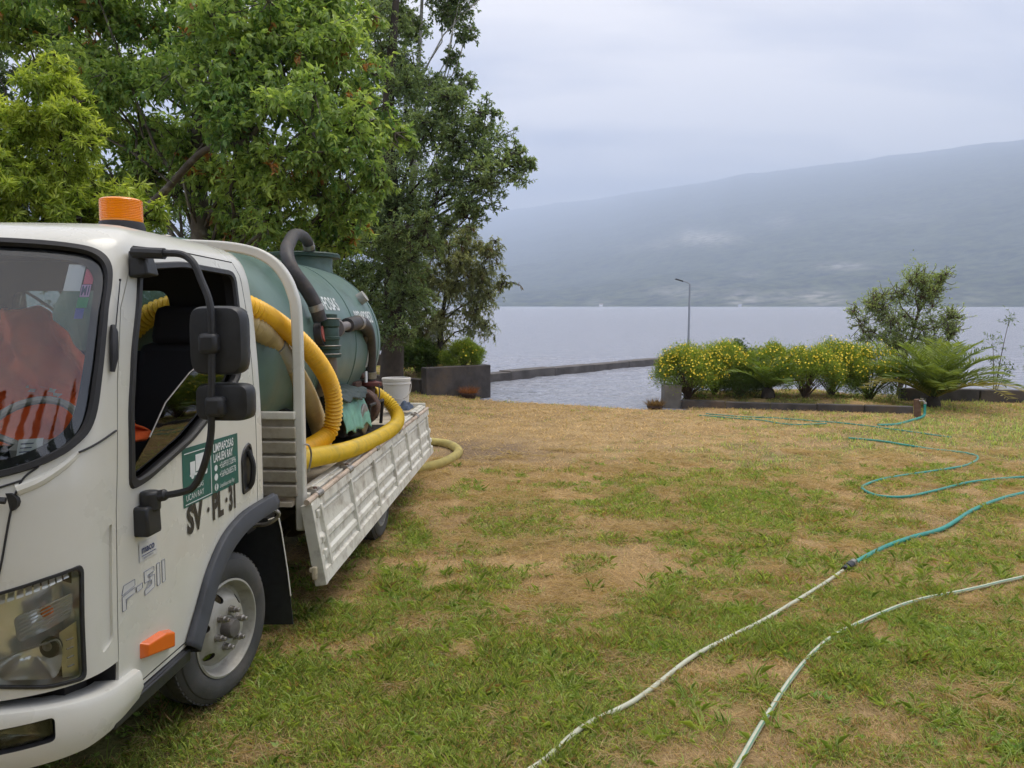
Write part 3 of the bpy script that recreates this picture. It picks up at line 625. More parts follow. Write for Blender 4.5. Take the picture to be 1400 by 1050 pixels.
# ------------------------------------------------------------------ flower bed: shrubs, palm, saplings
def flower_shrub(label, base, h, rad, group='yellow flowering shrubs', stems=26, nl=20000, flowers=170, c1=(.07, .14, .02), c2=(.33, .42, .07), name='flowering_shrub', dome=1.0, lw=(.06, .013), low=.12):
    root = empty(name, base, (0, 0, 0), label, 'shrub', group); b = MB(); tips = []
    for i in range(stems):
        a = rng.uniform(0, 2*np.pi); q = math.sqrt(rng.uniform(0, 1)); rr = rad*q*.9; zz = h*(low + (.97-low)*math.sqrt(max(0, 1-q*q*.8)))*rng.uniform(.75, 1.0)
        e = np.array([rr*math.cos(a), rr*math.sin(a), zz]); P = crom([(0, 0, -.05), (e[0]*.35, e[1]*.35, zz*.45), e], 4)
        b.tube(P, np.linspace(.014, .004, len(P)), 5, caps=False); tips.append((*e, rad*.32))
    for i in range(stems//2):
        a = rng.uniform(0, 2*np.pi); tips.append((rad*.8*math.cos(a), rad*.8*math.sin(a), h*rng.uniform(low+.1, .6), rad*.3))
    b.build('stems', TWIG, root, smooth=60)
    n = nl; C = np.array(tips); k = rng.integers(0, len(C), n); d = unit(rng.normal(size=(n, 3)) + [0, 0, .35])
    P = C[k, :3] + d*(C[k, 3]*rng.uniform(.3, 1.0, n)*np.where(rng.uniform(size=n) < .12, 1.45, 1.0))[:, None]
    P[:, 2] = np.maximum(P[:, 2], .03)
    D = unit(d*.7 + rng.normal(size=(n, 3))*.5 + [0, 0, .35]); s = rng.uniform(.7, 1.3, n)
    V = leaf_arrays(P, D, lw[0]*s, lw[1]*s)
    cb = rng.uniform(0, 1, len(C))[k]
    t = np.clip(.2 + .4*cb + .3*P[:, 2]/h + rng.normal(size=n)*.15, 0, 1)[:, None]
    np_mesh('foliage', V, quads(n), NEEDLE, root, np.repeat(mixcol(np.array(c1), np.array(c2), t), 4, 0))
    if flowers:
        fb = MB(); m = flowers
        k = rng.integers(0, stems, m); d = unit(rng.normal(size=(m, 3))*[1, 1, .6] + [0, -.25, .75])
        for i in range(m):
            p = C[k[i], :3] + d[i]*C[k[i], 3]*rng.uniform(.85, 1.15); r = rng.uniform(.014, .026)
            nrm = Vector(d[i] + rng.normal(size=3)*.35).normalized(); u = nrm.orthogonal().normalized(); w = nrm.cross(u)
            ring = [Vector(p) + (u*math.cos(t)*r + w*math.sin(t)*r)*(1 if j % 2 else .72) for j, t in enumerate(np.linspace(0, 2*np.pi, 10, endpoint=False))]
            fb.add([Vector(p) - nrm*.004] + ring, [(0, 1+j, 1+(j+1) % 10) for j in range(10)])
        f = fb.build('flowers', PETAL, root, smooth=0); f['kind'] = 'stuff'
    return root
for lab, x, y, h, rd, fl, st, dom in [
        ('yellow flowering shrub hanging over the pillar stub at the ramp', 3.85, 16.75, 1.12, .74, 950, 44, .02),
        ('yellow flowering shrub spreading behind the one on the pillar', 4.55, 17.2, 1.2, .74, 900, 40, .05),
        ('yellow flowering shrub on bare stems in the middle of the kerbed bed', 6.35, 16.55, 1.1, .72, 900, 44, .2),
        ('yellow flowering shrub between the bare stemmed one and the dark one', 7.15, 17.1, 1.2, .72, 900, 40, .05),
        ('yellow flowering shrub filling the middle of the bed behind the young palm', 5.75, 17.25, 1.15, .62, 600, 36, .05),
        ('dark yellow topped shrub directly left of the palm', 8.05, 17.2, 1.2, .72, 950, 44, .02)]:
    flower_shrub(lab, (x, y, gz(x, y)), h, rd, flowers=fl, stems=st, low=dom)
flower_shrub('small yellow flowering shrub on top of the block wall', (-1.2, 18.75, .2), .72, .52, flowers=90, stems=26, low=.1)
flower_shrub('low rounded dark green bush between two flowering shrubs', (5.0, 16.75, gz(5.0, 16.75)), .5, .45, group=None, flowers=0, stems=22, nl=9000, c1=(.035, .065, .018), c2=(.12, .18, .045), name='round_bush')
flower_shrub('leafy dark bush behind the flowers at the lake edge', (5.4, 18.4, gz(5.4, 18.4)), 1.3, .6, group=None, flowers=0, stems=26, nl=9000, c1=(.02, .045, .012), c2=(.09, .14, .035), name='leafy_bush', lw=(.07, .025))
flower_shrub('broad leaved green bush under the weeping tree', (-2.35, 19.2, .1), .8, .5, group=None, flowers=0, stems=22, nl=4000, c1=(.03, .06, .015), c2=(.13, .2, .045), name='leafy_bush', lw=(.11, .04))

def palm(label, base, n, L0, lean0=.2, name='palm'):
    root = empty(name, base, (0, 0, 0), label, 'palm'); b = MB()
    b.lathe([(.12, -.08), (.15, .05), (.13, .16), (.07, .24)], n=12); b.build('trunk', BARKD, root, smooth=60)
    for i in range(n):
        a = i*2.39996 + rng.uniform(-.2, .2); k = (i+.5)/n; L = L0*rng.uniform(.8, 1.1)*(1 - .25*k)
        elev = R(28 + 56*k); h = np.array([math.cos(a), math.sin(a), 0])
        P = []; p = np.array([0, 0, .18]); e = elev
        for s in range(15):
            P.append(p.copy()); p = p + (h*math.cos(e) + np.array([0, 0, math.sin(e)]))*L/14; e -= (.035 + .075*s/14)*(1.2 - .3*k)
        P = np.array(P); P[:, 2] = np.maximum(P[:, 2], .02)
        fb = MB(); fb.tube(P, np.linspace(.014, .003, 15), 5, caps=False)
        V0 = np.array(fb.v); F0 = fb.f
        T = np.gradient(P, axis=0); T = unit(T); side = unit(np.cross(T, [0, 0, 1.0])); nl = 27
        idx = np.linspace(1.2, 13.9, nl); LV = []
        for sgn in (-1, 1):
            q = np.stack([np.interp(idx, np.arange(15), P[:, c]) for c in range(3)], 1); tq = np.stack([np.interp(idx, np.arange(15), T[:, c]) for c in range(3)], 1); sq = np.stack([np.interp(idx, np.arange(15), side[:, c]) for c in range(3)], 1)
            d = unit(tq*.55 + sgn*sq*.85 + np.array([0, 0, .22]) + rng.normal(size=(nl, 3))*.06)
            ll = .34*L0/1.6*np.sin(np.linspace(.25, 1, nl)*np.pi*.9)**.6*rng.uniform(.85, 1.1, nl)
            LV.append(leaf_arrays(q, d, np.maximum(ll, .08), .03, .05))
        LV = np.concatenate(LV); V = np.concatenate([LV, V0]); F = np.concatenate([quads(len(LV)//4), np.array(F0, np.int32) + len(LV)])
        t = rng.uniform(.1, .9); c = mixcol(np.array([.08, .14, .03]), np.array([.28, .34, .07]), t)
        if k < .15 and rng.uniform() < .6: c = np.array([.34, .30, .07])
        tint = np.tile(c, (len(V), 1))*np.r_[np.repeat(rng.uniform(.75, 1.2, len(LV)//4), 4), np.ones(len(V0))*1.1][:, None]
        np_mesh('frond', V, F, NEEDLE, root, tint)
palm('feathery green palm with a low crown beside the water tap', (9.0, 16.3, gz(9.0, 16.3)), 46, 1.85)
palm('small young palm growing among the yellow shrubs', (5.55, 16.55, gz(5.55, 16.55)), 16, 1.25)
def bed_tree():
    D = 18.6
    blobs = [cl(*q) for q in [(1250, 385, 26, D), (1285, 385, 18, D-.1), (1265, 410, 28, D), (1195, 415, 26, D), (1165, 425, 14, D-.2), (1215, 440, 34, D), (1180, 455, 24, D-.1), (1260, 450, 34, D), (1295, 435, 20, D), (1300, 455, 20, D-.2), (1230, 475, 34, D), (1275, 480, 28, D), (1225, 405, 18, D)]]
    cs = scatter(blobs, .9, (.45, .75), .2)
    lk = dict(ntw=260, nlf=9, L=.06, W=.026, c1=(.13, .19, .07), c2=(.40, .48, .20), droop=-.1, ldroop=-.25, up=.5)
    tree('small_tree', 'small airy grey green tree behind the palm at the lake edge', 'tree', (9.35, D, -.6), (9.9, D, 2.7), .05, cs, TWIG, lk=lk, fork=(.1, .95), limb_r=.45, blobs=blobs, twig_r=.005)
bed_tree()
def sapling(label, x, y, h, seed, lean):
    z = gz(x, y); root = empty('sapling', (x, y, z), (0, 0, 0), label, 'sapling', 'thin saplings by the lake'); b = MB(); cs = []
    for j in range(3):
        e = np.array([lean*h*.3 + rng.normal()*.18, rng.normal()*.15, h*(1 - .28*j)]); P = crom([(0, 0, -.05), e*[.4, .4, .5], e], 5); b.tube(P, np.linspace(.014, .004, len(P)), 5)
        for q in (.55, .75, 1.0): cs.append((*(P[int(q*(len(P)-1))]), .13 if q < 1 else .2))
    b.build('stem', TWIG, root, smooth=60)
    V, T, _ = twig_leaves(cs, 420, 5, .09, .022, (.05, .09, .025), (.15, .22, .06), droop=.2, ldroop=.1, up=.4)
    np_mesh('foliage', V, quads(len(V)//4), LEAF, root, T)
sapling('thin sapling with a leafy tuft on top right of the palm', 10.95, 17.35, 1.85, 1, .1)
sapling('thin sapling at the right edge beside the lake wall', 11.75, 17.3, 1.55, 2, .2)
sapling('short thin sapling just behind the palm', 10.1, 17.6, 1.2, 3, -.1)

def pot(label, x, y, r, hh, c1, c2):
    z = gz(x, y); root = empty('plant_pot', (x, y, z), (0, 0, 0), label, 'plant pot')
    b = MB(); b.lathe([(r*.72, 0), (r*.95, hh*.7), (r, hh*.75), (r, hh), (r*.9, hh), (r*.86, hh*.8)], n=20); b.build('pot', POT, root)
    n = 420; a = rng.uniform(0, 2*np.pi, n); q = np.sqrt(rng.uniform(0, 1, n))*r*.8
    P = np.stack([q*np.cos(a), q*np.sin(a), np.full(n, hh*.8)], 1); D = unit(np.stack([np.cos(a)*q/r*.9, np.sin(a)*q/r*.9, np.ones(n)*.8], 1) + rng.normal(size=(n, 3))*.3)
    V = leaf_arrays(P, D, rng.uniform(.1, .24, n), .01); t = rng.uniform(0, 1, (n, 1))
    np_mesh('dry_plant', V, quads(n), NEEDLE, root, np.repeat(mixcol(np.array(c1), np.array(c2), t), 4, 0))
pot('brown pot with a dried up plant beside the pillar stub', 3.0, 16.0, .17, .13, (.12, .07, .04), (.32, .22, .13))
pot('dark bowl with a rusty brown plant against the block wall', -1.0, 17.72, .2, .13, (.16, .06, .03), (.34, .15, .08))

# ------------------------------------------------------------------ the truck
TL = Vector((-1.33, 3.55, -.078)); TR = Euler((-.022, 0, R(-3)))
TM = Matrix.Translation(TL) @ TR.to_matrix().to_4x4()
def on_truck(name, org, label, cat, group=None):
    return empty(name, TM @ Vector(org), TR, label, cat, group)
truck = empty('flatbed_truck', TL, TR, 'white flatbed truck with amber beacon and lowered side board, carrying a green tank', 'truck')
XC = -.88; NS = 2.6
_w = np.array([.44, .60, .80, 1.0, 1.25, 1.38, 1.58, 1.84, 2.0, 2.08, 2.13, 2.165, 2.19, 2.205])
_b = np.array([.875, .88, .88, .88, .88, .877, .868, .85, .832, .81, .775, .70, .56, .3])
_yc = np.array([-.99, -.985, -.98, -.97, -.945, -.93, -.90, -.83, -.73, -.68, -.60, -.5, -.36, -.2])
_yf = np.array([-1.36, -1.37, -1.38, -1.37, -1.345, -1.31, -1.22, -1.08, -.985, -.935, -.85, -.66, -.45, -.25])
_yr = np.array([.43, .43, .43, .43, .43, .43, .43, .43, .42, .41, .39, .34, .25, .12])
_wd = np.linspace(.44, 2.205, 700)
def _sm(a, k=15):
    d = np.interp(_wd, _w, a); p = np.r_[[d[0]]*k, d, [d[-1]]*k]; g = np.exp(-np.linspace(-2, 2, 2*k+1)**2); g /= g.sum()
    q = np.convolve(p, g, 'valid'); f = np.clip((_wd - 2.1)/.05, 0, 1); return q*(1-f) + d*f
BB, YC, YF, YR = _sm(_b), _sm(_yc), _sm(_yf), _sm(_yr)
def prm(w): return (np.interp(w, _wd, BB), np.interp(w, _wd, YC), np.interp(w, _wd, YF), np.interp(w, _wd, YR))
def surf0(p, w):
    b, yc, yf, yr = prm(w); s = abs(p); sg = 1 if p >= 0 else -1
    if s <= 1:
        a = s*math.pi/2; return np.array([XC + sg*b*math.sin(a)**(2/NS), yc - (yc-yf)*max(0, math.cos(a))**(2/NS), w])
    return np.array([XC + sg*b, yc + (s-1)*(yr-yc), w])
def surf(p, w, d=0.0):
    """point of the cab's skin at front angle p (0 = middle, 1 = door edge) and height w, d off the skin"""
    P = surf0(p, w)
    if d == 0: return P
    e = 1e-3; tp = surf0(min(p+e, 1.9), w) - surf0(p-e, w); tw_ = surf0(p, w+.004) - surf0(p, w-.004)
    n = np.cross(tp, tw_); n /= np.linalg.norm(n) + 1e-12
    return P + n*d
def side_x(y, w):
    b, yc, yf, yr = prm(w)
    if y >= yc: return XC + b
    q = min(1, (yc-y)/(yc-yf)); return XC + b*(1 - q**NS)**(1/NS)
def sidep(y, w, d=0.0): return np.array([side_x(y, w) + d, y, w])
def round_poly(P, r, n=5):
    P = [np.array(p, float) for p in P]; out = []
    for i in range(len(P)):
        a, b, c = P[i-1], P[i], P[(i+1) % len(P)]; u = a-b; v = c-b; lu = np.linalg.norm(u); lv = np.linalg.norm(v); q = min(r, lu*.45, lv*.45)
        s = b + u/lu*q; e = b + v/lv*q
        for k in range(n+1):
            t = k/n; out.append((1-t)**2*s + 2*t*(1-t)*b + t*t*e)
    return out
def dens(P, step):
    out = []
    for i in range(len(P)):
        a = np.array(P[i], float); b = np.array(P[(i+1) % len(P)], float); n = max(1, int(np.linalg.norm(b-a)/step))
        out += [a + (b-a)*k/n for k in range(n)]
    return out
def patch(mb, poly, f, d, rings=8, mi=0):
    """filled polygon of parameters laid on the skin"""
    P = np.array(poly); c = P.mean(0); n = len(P); V = []; F = []
    for k in range(rings):
        s = 1 - k/rings
        V += [f(*(c + (p-c)*s), d) for p in P]
    V.append(f(*c, d)); m = len(V)-1
    for k in range(rings-1): F += [(k*n+i, k*n+(i+1) % n, (k+1)*n+(i+1) % n, (k+1)*n+i) for i in range(n)]
    F += [((rings-1)*n+i, (rings-1)*n+(i+1) % n, m) for i in range(n)]
    return mb.add(V, F, mi)
def patch_solid(poly, f, d0, d1, rings=8):
    mb = MB(); patch(mb, poly, f, d0, rings); n0 = len(mb.v); patch(mb, poly, f, d1, rings); n = len(poly)
    mb.f += [(i, (i+1) % n, n0+(i+1) % n, n0+i) for i in range(n)]; mb.m += [0]*n
    return mb
def ring_patch(mb, poly, f, s0, s1, d0, d1, mi=0):
    """band between two scalings of the polygon, s (inner) to s (outer), with a raised middle"""
    P = np.array(poly); c = P.mean(0); n = len(P); b = len(mb.v)
    rows = [(s0, d0), (s0 + (s1-s0)*.15, d1), (s0 + (s1-s0)*.8, d1), (s1, d0)]
    for s, d in rows: mb.v += [tuple(f(*(c + (p-c)*s), d)) for p in P]
    for k in range(3):
        mb.f += [(b+k*n+i, b+k*n+(i+1) % n, b+(k+1)*n+(i+1) % n, b+(k+1)*n+i) for i in range(n)]; mb.m += [mi]*n
    return mb
def carve(o, cutters, op='DIFFERENCE'):
    for c in cutters:
        m = o.modifiers.new('b', 'BOOLEAN'); m.operation = op; m.object = c; m.solver = 'EXACT'; m.material_mode = 'TRANSFER'
    bpy.context.view_layer.update()
    dg = bpy.context.evaluated_depsgraph_get(); me = bpy.data.meshes.new_from_object(o.evaluated_get(dg))
    o.modifiers.clear(); old = o.data; o.data = me; bpy.data.meshes.remove(old)
def drop(objs):
    for c in objs:
        me = c.data; bpy.data.objects.remove(c); bpy.data.meshes.remove(me)
def finish(o, parent, ang=32):
    me = o.data; me.polygons.foreach_set('use_smooth', [True]*len(me.polygons)); me.set_sharp_from_angle(angle=R(ang)); o.parent = parent
def loft(inset=0.0, w0=.44, w1=2.205, nw=100, fr=44):
    mb = MB(); ws = np.linspace(w0, w1, nw); n = None
    for w in ws:
        b, yc, yf, yr = prm(w)
        ring = []
        for k in range(-fr, fr+1):
            p = surf0(k/fr, w); x = p[0]-XC; y = p[1]
            s = max(.05, (b-inset)/b); ring.append((XC + x*s, yc - (yc-y)*max(.05, (yc-yf-inset)/(yc-yf)), w))
        bi = b-inset if b > inset + .05 else .05; yri = yr-inset
        ss = [yc + (yri-.04-yc)*k/22 for k in range(1, 23)]
        ring += [(XC+bi, y, w) for y in ss] + [(XC+bi-.01, yri-.01, w), (XC+bi-.04, yri, w)]
        ring += [(XC + (bi-.04)*q, yri, w) for q in np.linspace(.8, -.8, 9)]
        ring += [(XC-bi+.04, yri, w), (XC-bi+.01, yri-.01, w)] + [(XC-bi, y, w) for y in reversed(ss)]
        n = len(ring); mb.v += [tuple(map(float, r)) for r in ring]
    for i in range(nw-1):
        for k in range(n): mb.f.append((i*n+k, i*n+(k+1) % n, (i+1)*n+(k+1) % n, (i+1)*n+k)); mb.m.append(0)
    mb.f.append(tuple(reversed(range(n)))); mb.m.append(0); q = (nw-1)*n; mb.f.append(tuple(q+k for k in range(n))); mb.m.append(0)
    return mb
# outlines in skin coordinates
ws_half = [(0, 1.25), (.25, 1.262), (.45, 1.30), (.62, 1.335), (.76, 1.385), (.84, 1.45), (.872, 1.58), (.878, 1.8), (.868, 1.92), (.83, 1.99), (.74, 2.035), (.58, 2.055), (.3, 2.068)]
_wh = [tuple(q[:2]) for q in crom([(a, b_, 0) for a, b_ in ws_half + [(0, 2.072)]], 5)]
WS = dens(_wh + [(-a, b_) for a, b_ in reversed(_wh[1:-1])], .05)
WIN = dens(round_poly([(-.66, 2.0), (-.70, 1.88), (-.78, 1.68), (-.835, 1.47), (-.862, 1.19), (-.75, 1.20), (-.38, 1.295), (-.09, 1.415), (.09, 1.49), (.15, 1.53), (.205, 1.82), (.215, 2.03), (-.30, 2.035)], .05, 4), .05)
DOOR = [(-.66, 2.075), (-.72, 2.0), (-.83, 1.84), (-.90, 1.58), (-.93, 1.38), (-.96, 1.13), (-.978, .74), (-.985, .455), (-.4, .455), (-.3, .5), (.32, .7), (.322, 1.25), (.318, 1.58), (.31, 1.86), (.295, 2.02), (.25, 2.085), (-.3, 2.09)]
def mirx(f): return lambda a, b, d: (lambda p: np.array([2*XC - p[0], p[1], p[2]]))(f(a, b, d))
ARCH = [(-.50, .30), (-.465, .42), (-.37, .53), (-.25, .665), (-.11, .755), (.05, .80), (.22, .815), (.52, .815), (.62, .30)]
HL = dens(round_poly([(.82, .99), (.82, .61), (.66, .618), (.5, .648), (.34, .68), (.28, .72), (.27, .80), (.34, .90), (.5, .945), (.66, .972)], .03, 4), .04)
def mk(mb, m, name='cut'): return mb.build(name, m, smooth=0)
def build_cab():
    shell = loft().build('cab', WHITE, smooth=0)
    cs = []
    cs.append(mk(loft(.055, .92, 2.10, 50, 24), DARKIN))
    cs.append(mk(patch_solid(WS, surf, .08, -.14), RUBBER))
    for mf in (sidep, mirx(sidep)):
        cs.append(mk(patch_solid(WIN, mf, .08, -.14), RUBBER))
        cs.append(mk(patch_solid(DOOR, mf, .08, -.012, 6), RUBBER))          # the doors are panels of their own
    for x0, x1 in ((-.40, .10), (2*XC - .10, 2*XC + .40)): cs.append(mk(MB().prism(ARCH, x0, x1), DARKIN))
    cs.append(mk(MB().box((XC, -1.6, .40), (3, 1.24, .405)), RUBBER))
    rw = round_poly([(-.46, 1.64), (-1.30, 1.64), (-1.30, 1.95), (-.46, 1.95)], .07); n = len(rw)
    q = MB(); q.add([(x, .25, z) for x, z in rw] + [(x, .55, z) for x, z in rw], [tuple(range(n)), tuple(reversed(range(n, 2*n)))] + [(i, n+i, n+(i+1) % n, (i+1) % n) for i in range(n)]); cs.append(mk(q, RUBBER))
    for mf in (surf, mirx(surf)): cs.append(mk(patch_solid(HL, mf, .05, -.11), CHROME))
    cs.append(mk(patch_solid(dens(round_poly([(.925, 1.06), (.92, .66), (.985, .69), (.985, 1.10)], .02, 3), .04), surf, .03, -.010, 4), WHITE))
    carve(shell, cs); drop(cs); finish(shell, truck, 30); shell['label'] = 'white cab shell'
    return shell
cab = build_cab()
def shrink(poly, k):
    P = np.array(poly, float); n = len(P); out = []
    A = sum(P[i][0]*P[(i+1) % n][1] - P[(i+1) % n][0]*P[i][1] for i in range(n)); sg = 1 if A > 0 else -1
    for i in range(n):
        t = P[(i+1) % n] - P[i-1]; t /= np.linalg.norm(t); out.append(P[i] + sg*k*np.array([-t[1], t[0]]))
    return out
def build_door(mf, lab):
    d = patch_solid(dens(shrink(DOOR, .006), .035), mf, 0.0, -.011, 14).build('door', WHITE, smooth=0)
    ar = MB().prism(ARCH, -.40, .10) if lab else MB().prism(ARCH, 2*XC - .10, 2*XC + .40)
    cs = [mk(patch_solid(WIN, mf, .08, -.14), RUBBER), mk(ar, DARKIN)]
    carve(d, cs); drop(cs); finish(d, truck, 30)
    if lab: d['label'] = lab
    return d
door = build_door(sidep, 'white driver door with lowered window and green sticker')
door2 = build_door(mirx(sidep), None)
# window surround, glass
b = MB(); ring_patch(b, WIN, sidep, .955, 1.03, -.004, .009); b.build('window_seal', RUBBER, door)
GLS = dens(round_poly([(-.845, 1.21), (-.75, 1.215), (-.38, 1.31), (.13, 1.53), (.165, 1.60), (.15, 1.625), (-.10, 1.625), (-.30, 1.565), (-.52, 1.46), (-.66, 1.34)], .03), .05)
b = patch_solid(GLS, sidep, -.028, -.032); b.build('window_pane', SGLASS, door)
b = MB(); b.tube([sidep(y, w, -.03) for y, w in [(-.66, 1.345), (-.52, 1.465), (-.30, 1.57), (-.10, 1.63), (.15, 1.63)]], .003, 6); b.build('pane_edge', STEEL, door)
b = MB(); patch(b, WS, surf, -.012, 10); b.build('windscreen', GLASS, truck)
b = MB(); ring_patch(b, WS, surf, .965, 1.022, -.006, .012); b.build('windscreen_seal', RUBBER, truck)
b = MB()
P = np.array(WS); c = P.mean(0); n = len(P)
for sx, sy in ((.895, .90), (1.0, 1.0)): b.v += [tuple(surf(c[0]+(p[0]-c[0])*sx, c[1]+(p[1]-c[1])*sy, -.016)) for p in P]
b.f = [(i, (i+1) % n, n+(i+1) % n, n+i) for i in range(n)]; b.m = [0]*n
b.build('windscreen_border', RUBBER, truck)
# pale tint band
# cab rear window, floor pan, dashboard, seats
b = MB(); b.box((-.88, .385, 1.795), (.84, .004, .32)); b.build('rear_window', SGLASS, truck, smooth=0)
b = MB(); b.tube([(-1.7, -.93, 1.17), (-.06, -.93, 1.17)], .11, 12); b.box((-.88, -1.02, 1.12), (1.36, .26, .14)); b.box((-.4, -.86, 1.2), (.42, .2, .16)); b.build('dashboard', DARKIN, truck)
def seat(x):
    s = MB(); s.box((x, -.02, 1.02), (.5, .5, .16)); s.build('seat_cushion', SEATM, truck, bevel=.04)
    s = MB(); s.box((x, .22, 1.36), (.48, .13, .66), (R(-10), 0, 0), taper=(.82, .8)); o = s.build('seat_back', SEATM, truck, bevel=.05)
    s = MB(); s.box((x, .27, 1.77), (.27, .1, .2), (R(-8), 0, 0), taper=(.85, .9)); s.build('headrest', SEATM, truck, bevel=.04)
seat(-.36); seat(-1.36)
b = MB(); b.box((-.88, .2, 1.3), (.4, .12, .5), (R(-10), 0, 0)); b.build('seat_back', SEATM, truck, bevel=.04)
def steering():
    M = Matrix.Translation((-.44, -.78, 1.33)) @ Euler((R(52), 0, 0)).to_matrix().to_4x4(); s = MB()
    s.tube([M @ Vector((.2*math.cos(t), .2*math.sin(t), 0)) for t in np.linspace(0, 2*np.pi, 41)], .015, 8, caps=False)
    for t in (.3, math.pi-.3, -math.pi/2): s.tube([M @ Vector((0, 0, -.03)), M @ Vector((.2*math.cos(t), .2*math.sin(t), 0))], .013, 6)
    s.lathe([(.06, -.03), (.065, 0), (.04, .02)], M @ Vector((0, 0, -.02)), n=14); s.tube([M @ Vector((0, 0, -.02)), M @ Vector((0, 0, -.35))], .03, 8)
    s.build('steering_wheel', WGREY, truck)
steering()
b = MB(); b.box((-.33, -.75, 1.335), (.14, .012, .012), (0, R(8), R(10))); b.build('stalk', STEEL, truck)
# orange jacket draped over the middle seat
def jacket():
    root = on_truck('jacket', (-.72, .1, 1.2), 'orange red hi vis jacket hung behind the windscreen', 'jacket'); g = 34; s = MB(); V = []; gx, gy = np.meshgrid(np.linspace(-1, 1, g), np.linspace(0, 1, g))
    for j in range(g):
        for i in range(g):
            a = gx[j, i]; t = gy[j, i]
            w = 1.24 + (.64 - .36*min(1, max(0, (a+.15)/1.15))**1.2 - .10*min(1, max(0, -a-.3)))*t + .03*math.sin(a*5)*t; x = -.80 + a*(.44 - .20*t**2); y = -.05 - .16*math.cos(a*1.4)*(1-.45*t) + .06*math.sin(a*7 + t*8)*(1-t*.5) + .22*(fbm(np.array([a*2.2+t*1.5]), np.array([t*3.0-a]), 3, 9)[0]-.5)
            V.append((x, y, w))
    s.add(V, [(j*g+i, j*g+i+1, (j+1)*g+i+1, (j+1)*g+i) for j in range(g-1) for i in range(g-1)])
    o = s.build('cloth', JACKET, root, org=(-.72, .1, 1.2), smooth=180); sm = o.modifiers.new('thick', 'SOLIDIFY'); sm.thickness = .012
    for t0 in (12,):
        s = MB(); s.add([tuple(np.array(V[(t0+q)*g+i]) + np.array([0, -.012, 0])) for q in range(3) for i in range(g)], [(q*g+i, q*g+i+1, (q+1)*g+i+1, (q+1)*g+i) for q in range(2) for i in range(g-1)])
        s.build('reflective_stripe', REFL, root, org=(-.72, .1, 1.2), smooth=180)
jacket()
def dash_cloth():
    org = (-.62, -1.02, 1.20); root = on_truck('cloth', org, 'crumpled blue plastic bag lying on the dashboard behind the windscreen', 'bag'); n = 20; V = []
    for j in range(n):
        for i in range(n):
            a, c = i/(n-1)*2-1, j/(n-1)*2-1; z = .11*(1-max(a*a, c*c))*(1 + 2.2*(fbm(np.array([a*2.5]), np.array([c*2.5]), 3, 17)[0]-.5)); V.append((org[0]+a*.2, org[1]+c*.10, org[2]+z))
    q = MB(); q.add(V, [(j*n+i, j*n+i+1, (j+1)*n+i+1, (j+1)*n+i) for j in range(n-1) for i in range(n-1)]); q.build('cloth_body', mat('blue_bag', (.03, .12, .22), .35, noise=.4, nscale=20, dirt=(.5, .55, .58), dirt_amt=.8, dirt_scale=9), root, org=org, smooth=180)
dash_cloth()
# windscreen stickers
def ws_quad(name, m, p0, p1, w0, w1, d=-.022, parent=truck):
    mb = MB(); n = 5; V = [surf(p0 + (p1-p0)*i/n, w0 + (w1-w0)*j, d) for j in (0, 1) for i in range(n+1)]
    mb.add(V, [(i, i+1, n+1+i+1, n+1+i) for i in range(n)]); mb.add([v + np.array([0, .002, 0]) for v in V], [(n+1+i, n+1+i+1, i+1, i) for i in range(n)])
    return mb.build(name, m, parent, smooth=0)
ws_quad('paper_notice', PAPER, .605, .69, 1.905, 2.0)
t_ = ws_quad('inspection_tag', PINK, .70, .755, 1.93, 1.985)
ws_quad('tag_lower', LILAC, .695, .75, 1.885, 1.928, parent=t_); ws_quad('tag_lower', GTAG, .69, .752, 1.846, 1.882, parent=t_); ws_quad('tag_lower', BTAG, .69, .738, 1.806, 1.843, parent=t_)
V, F, w_ = text_mesh('M1', lambda s, t: surf(.699 + s, 1.891 + t, -.0205), .045, .9, 1.0, .002)
mb = MB(); mb.add(V, F); mb.build('lettering', EMBB, t_, smooth=0)
pn = ws_quad('permit_label', STKW, .545, .635, 1.352, 1.42)
for i, (a, c_) in enumerate([(.555, .60), (.555, .595), (.553, .60), (.552, .585)]):
    ws_quad('text_line', EMBB, a, c_, 1.404 - .013*i, 1.407 - .013*i, d=-.0205, parent=pn)
# body seams and trims on the front corner
b = MB()
for pts in ([(.995, 1.41), (.93, 1.392), (.85, 1.372), (.79, 1.36)], [(.63, 1.33), (.575, 1.29), (.545, 1.20), (.52, 1.05), (.50, .95)], [(.575, 1.29), (.45, 1.262), (.2, 1.22), (0, 1.21)]):
    q_ = crom([(a, c_, 0) for a, c_ in pts], 6)
    for sg in (1, -1): b.tube([surf(sg*p[0], p[1], .003) for p in q_], .0035, 6)
b.build('panel_seam', RUBBER, truck)
b = MB()
P = crom([surf(.56, 1.262, -.012), surf(.64, 1.285, -.010), surf(.74, 1.33, -.011), surf(.83, 1.38, -.014)], 8); b.tube(P, np.linspace(.024, .014, len(P)), 10); b.build('body_crease', WHITE, truck)
b = MB(); b.tube([surf(.948, 1.615, .012), surf(.945, 1.66, .016), surf(.935, 1.75, .014), surf(.93, 1.775, .01)], [.008, .014, .014, .008], 10); b.build('corner_marker', BLACKP, truck)
b = MB(); b.tube([surf(.95, 1.76, .012), surf(.93, 1.93, .014)], .0022, 6); b.lathe([(.004, 0), (.004, .008)], surf(.93, 1.93, .014), n=8); b.build('aerial', RUBBER, truck)
b = MB(); b.lathe([(.03, 0), (.03, .03), (.02, .045)], surf(.535, 1.225, 0), 'y', n=14); b.build('wiper_pivot', BLACKP, truck)
b = MB(); b.tube([surf(.535, 1.235, .04), surf(.35, 1.26, .045), surf(.05, 1.275, .035)], [.011, .009, .006], 6); b.build('wiper_arm', BLACKP, truck)
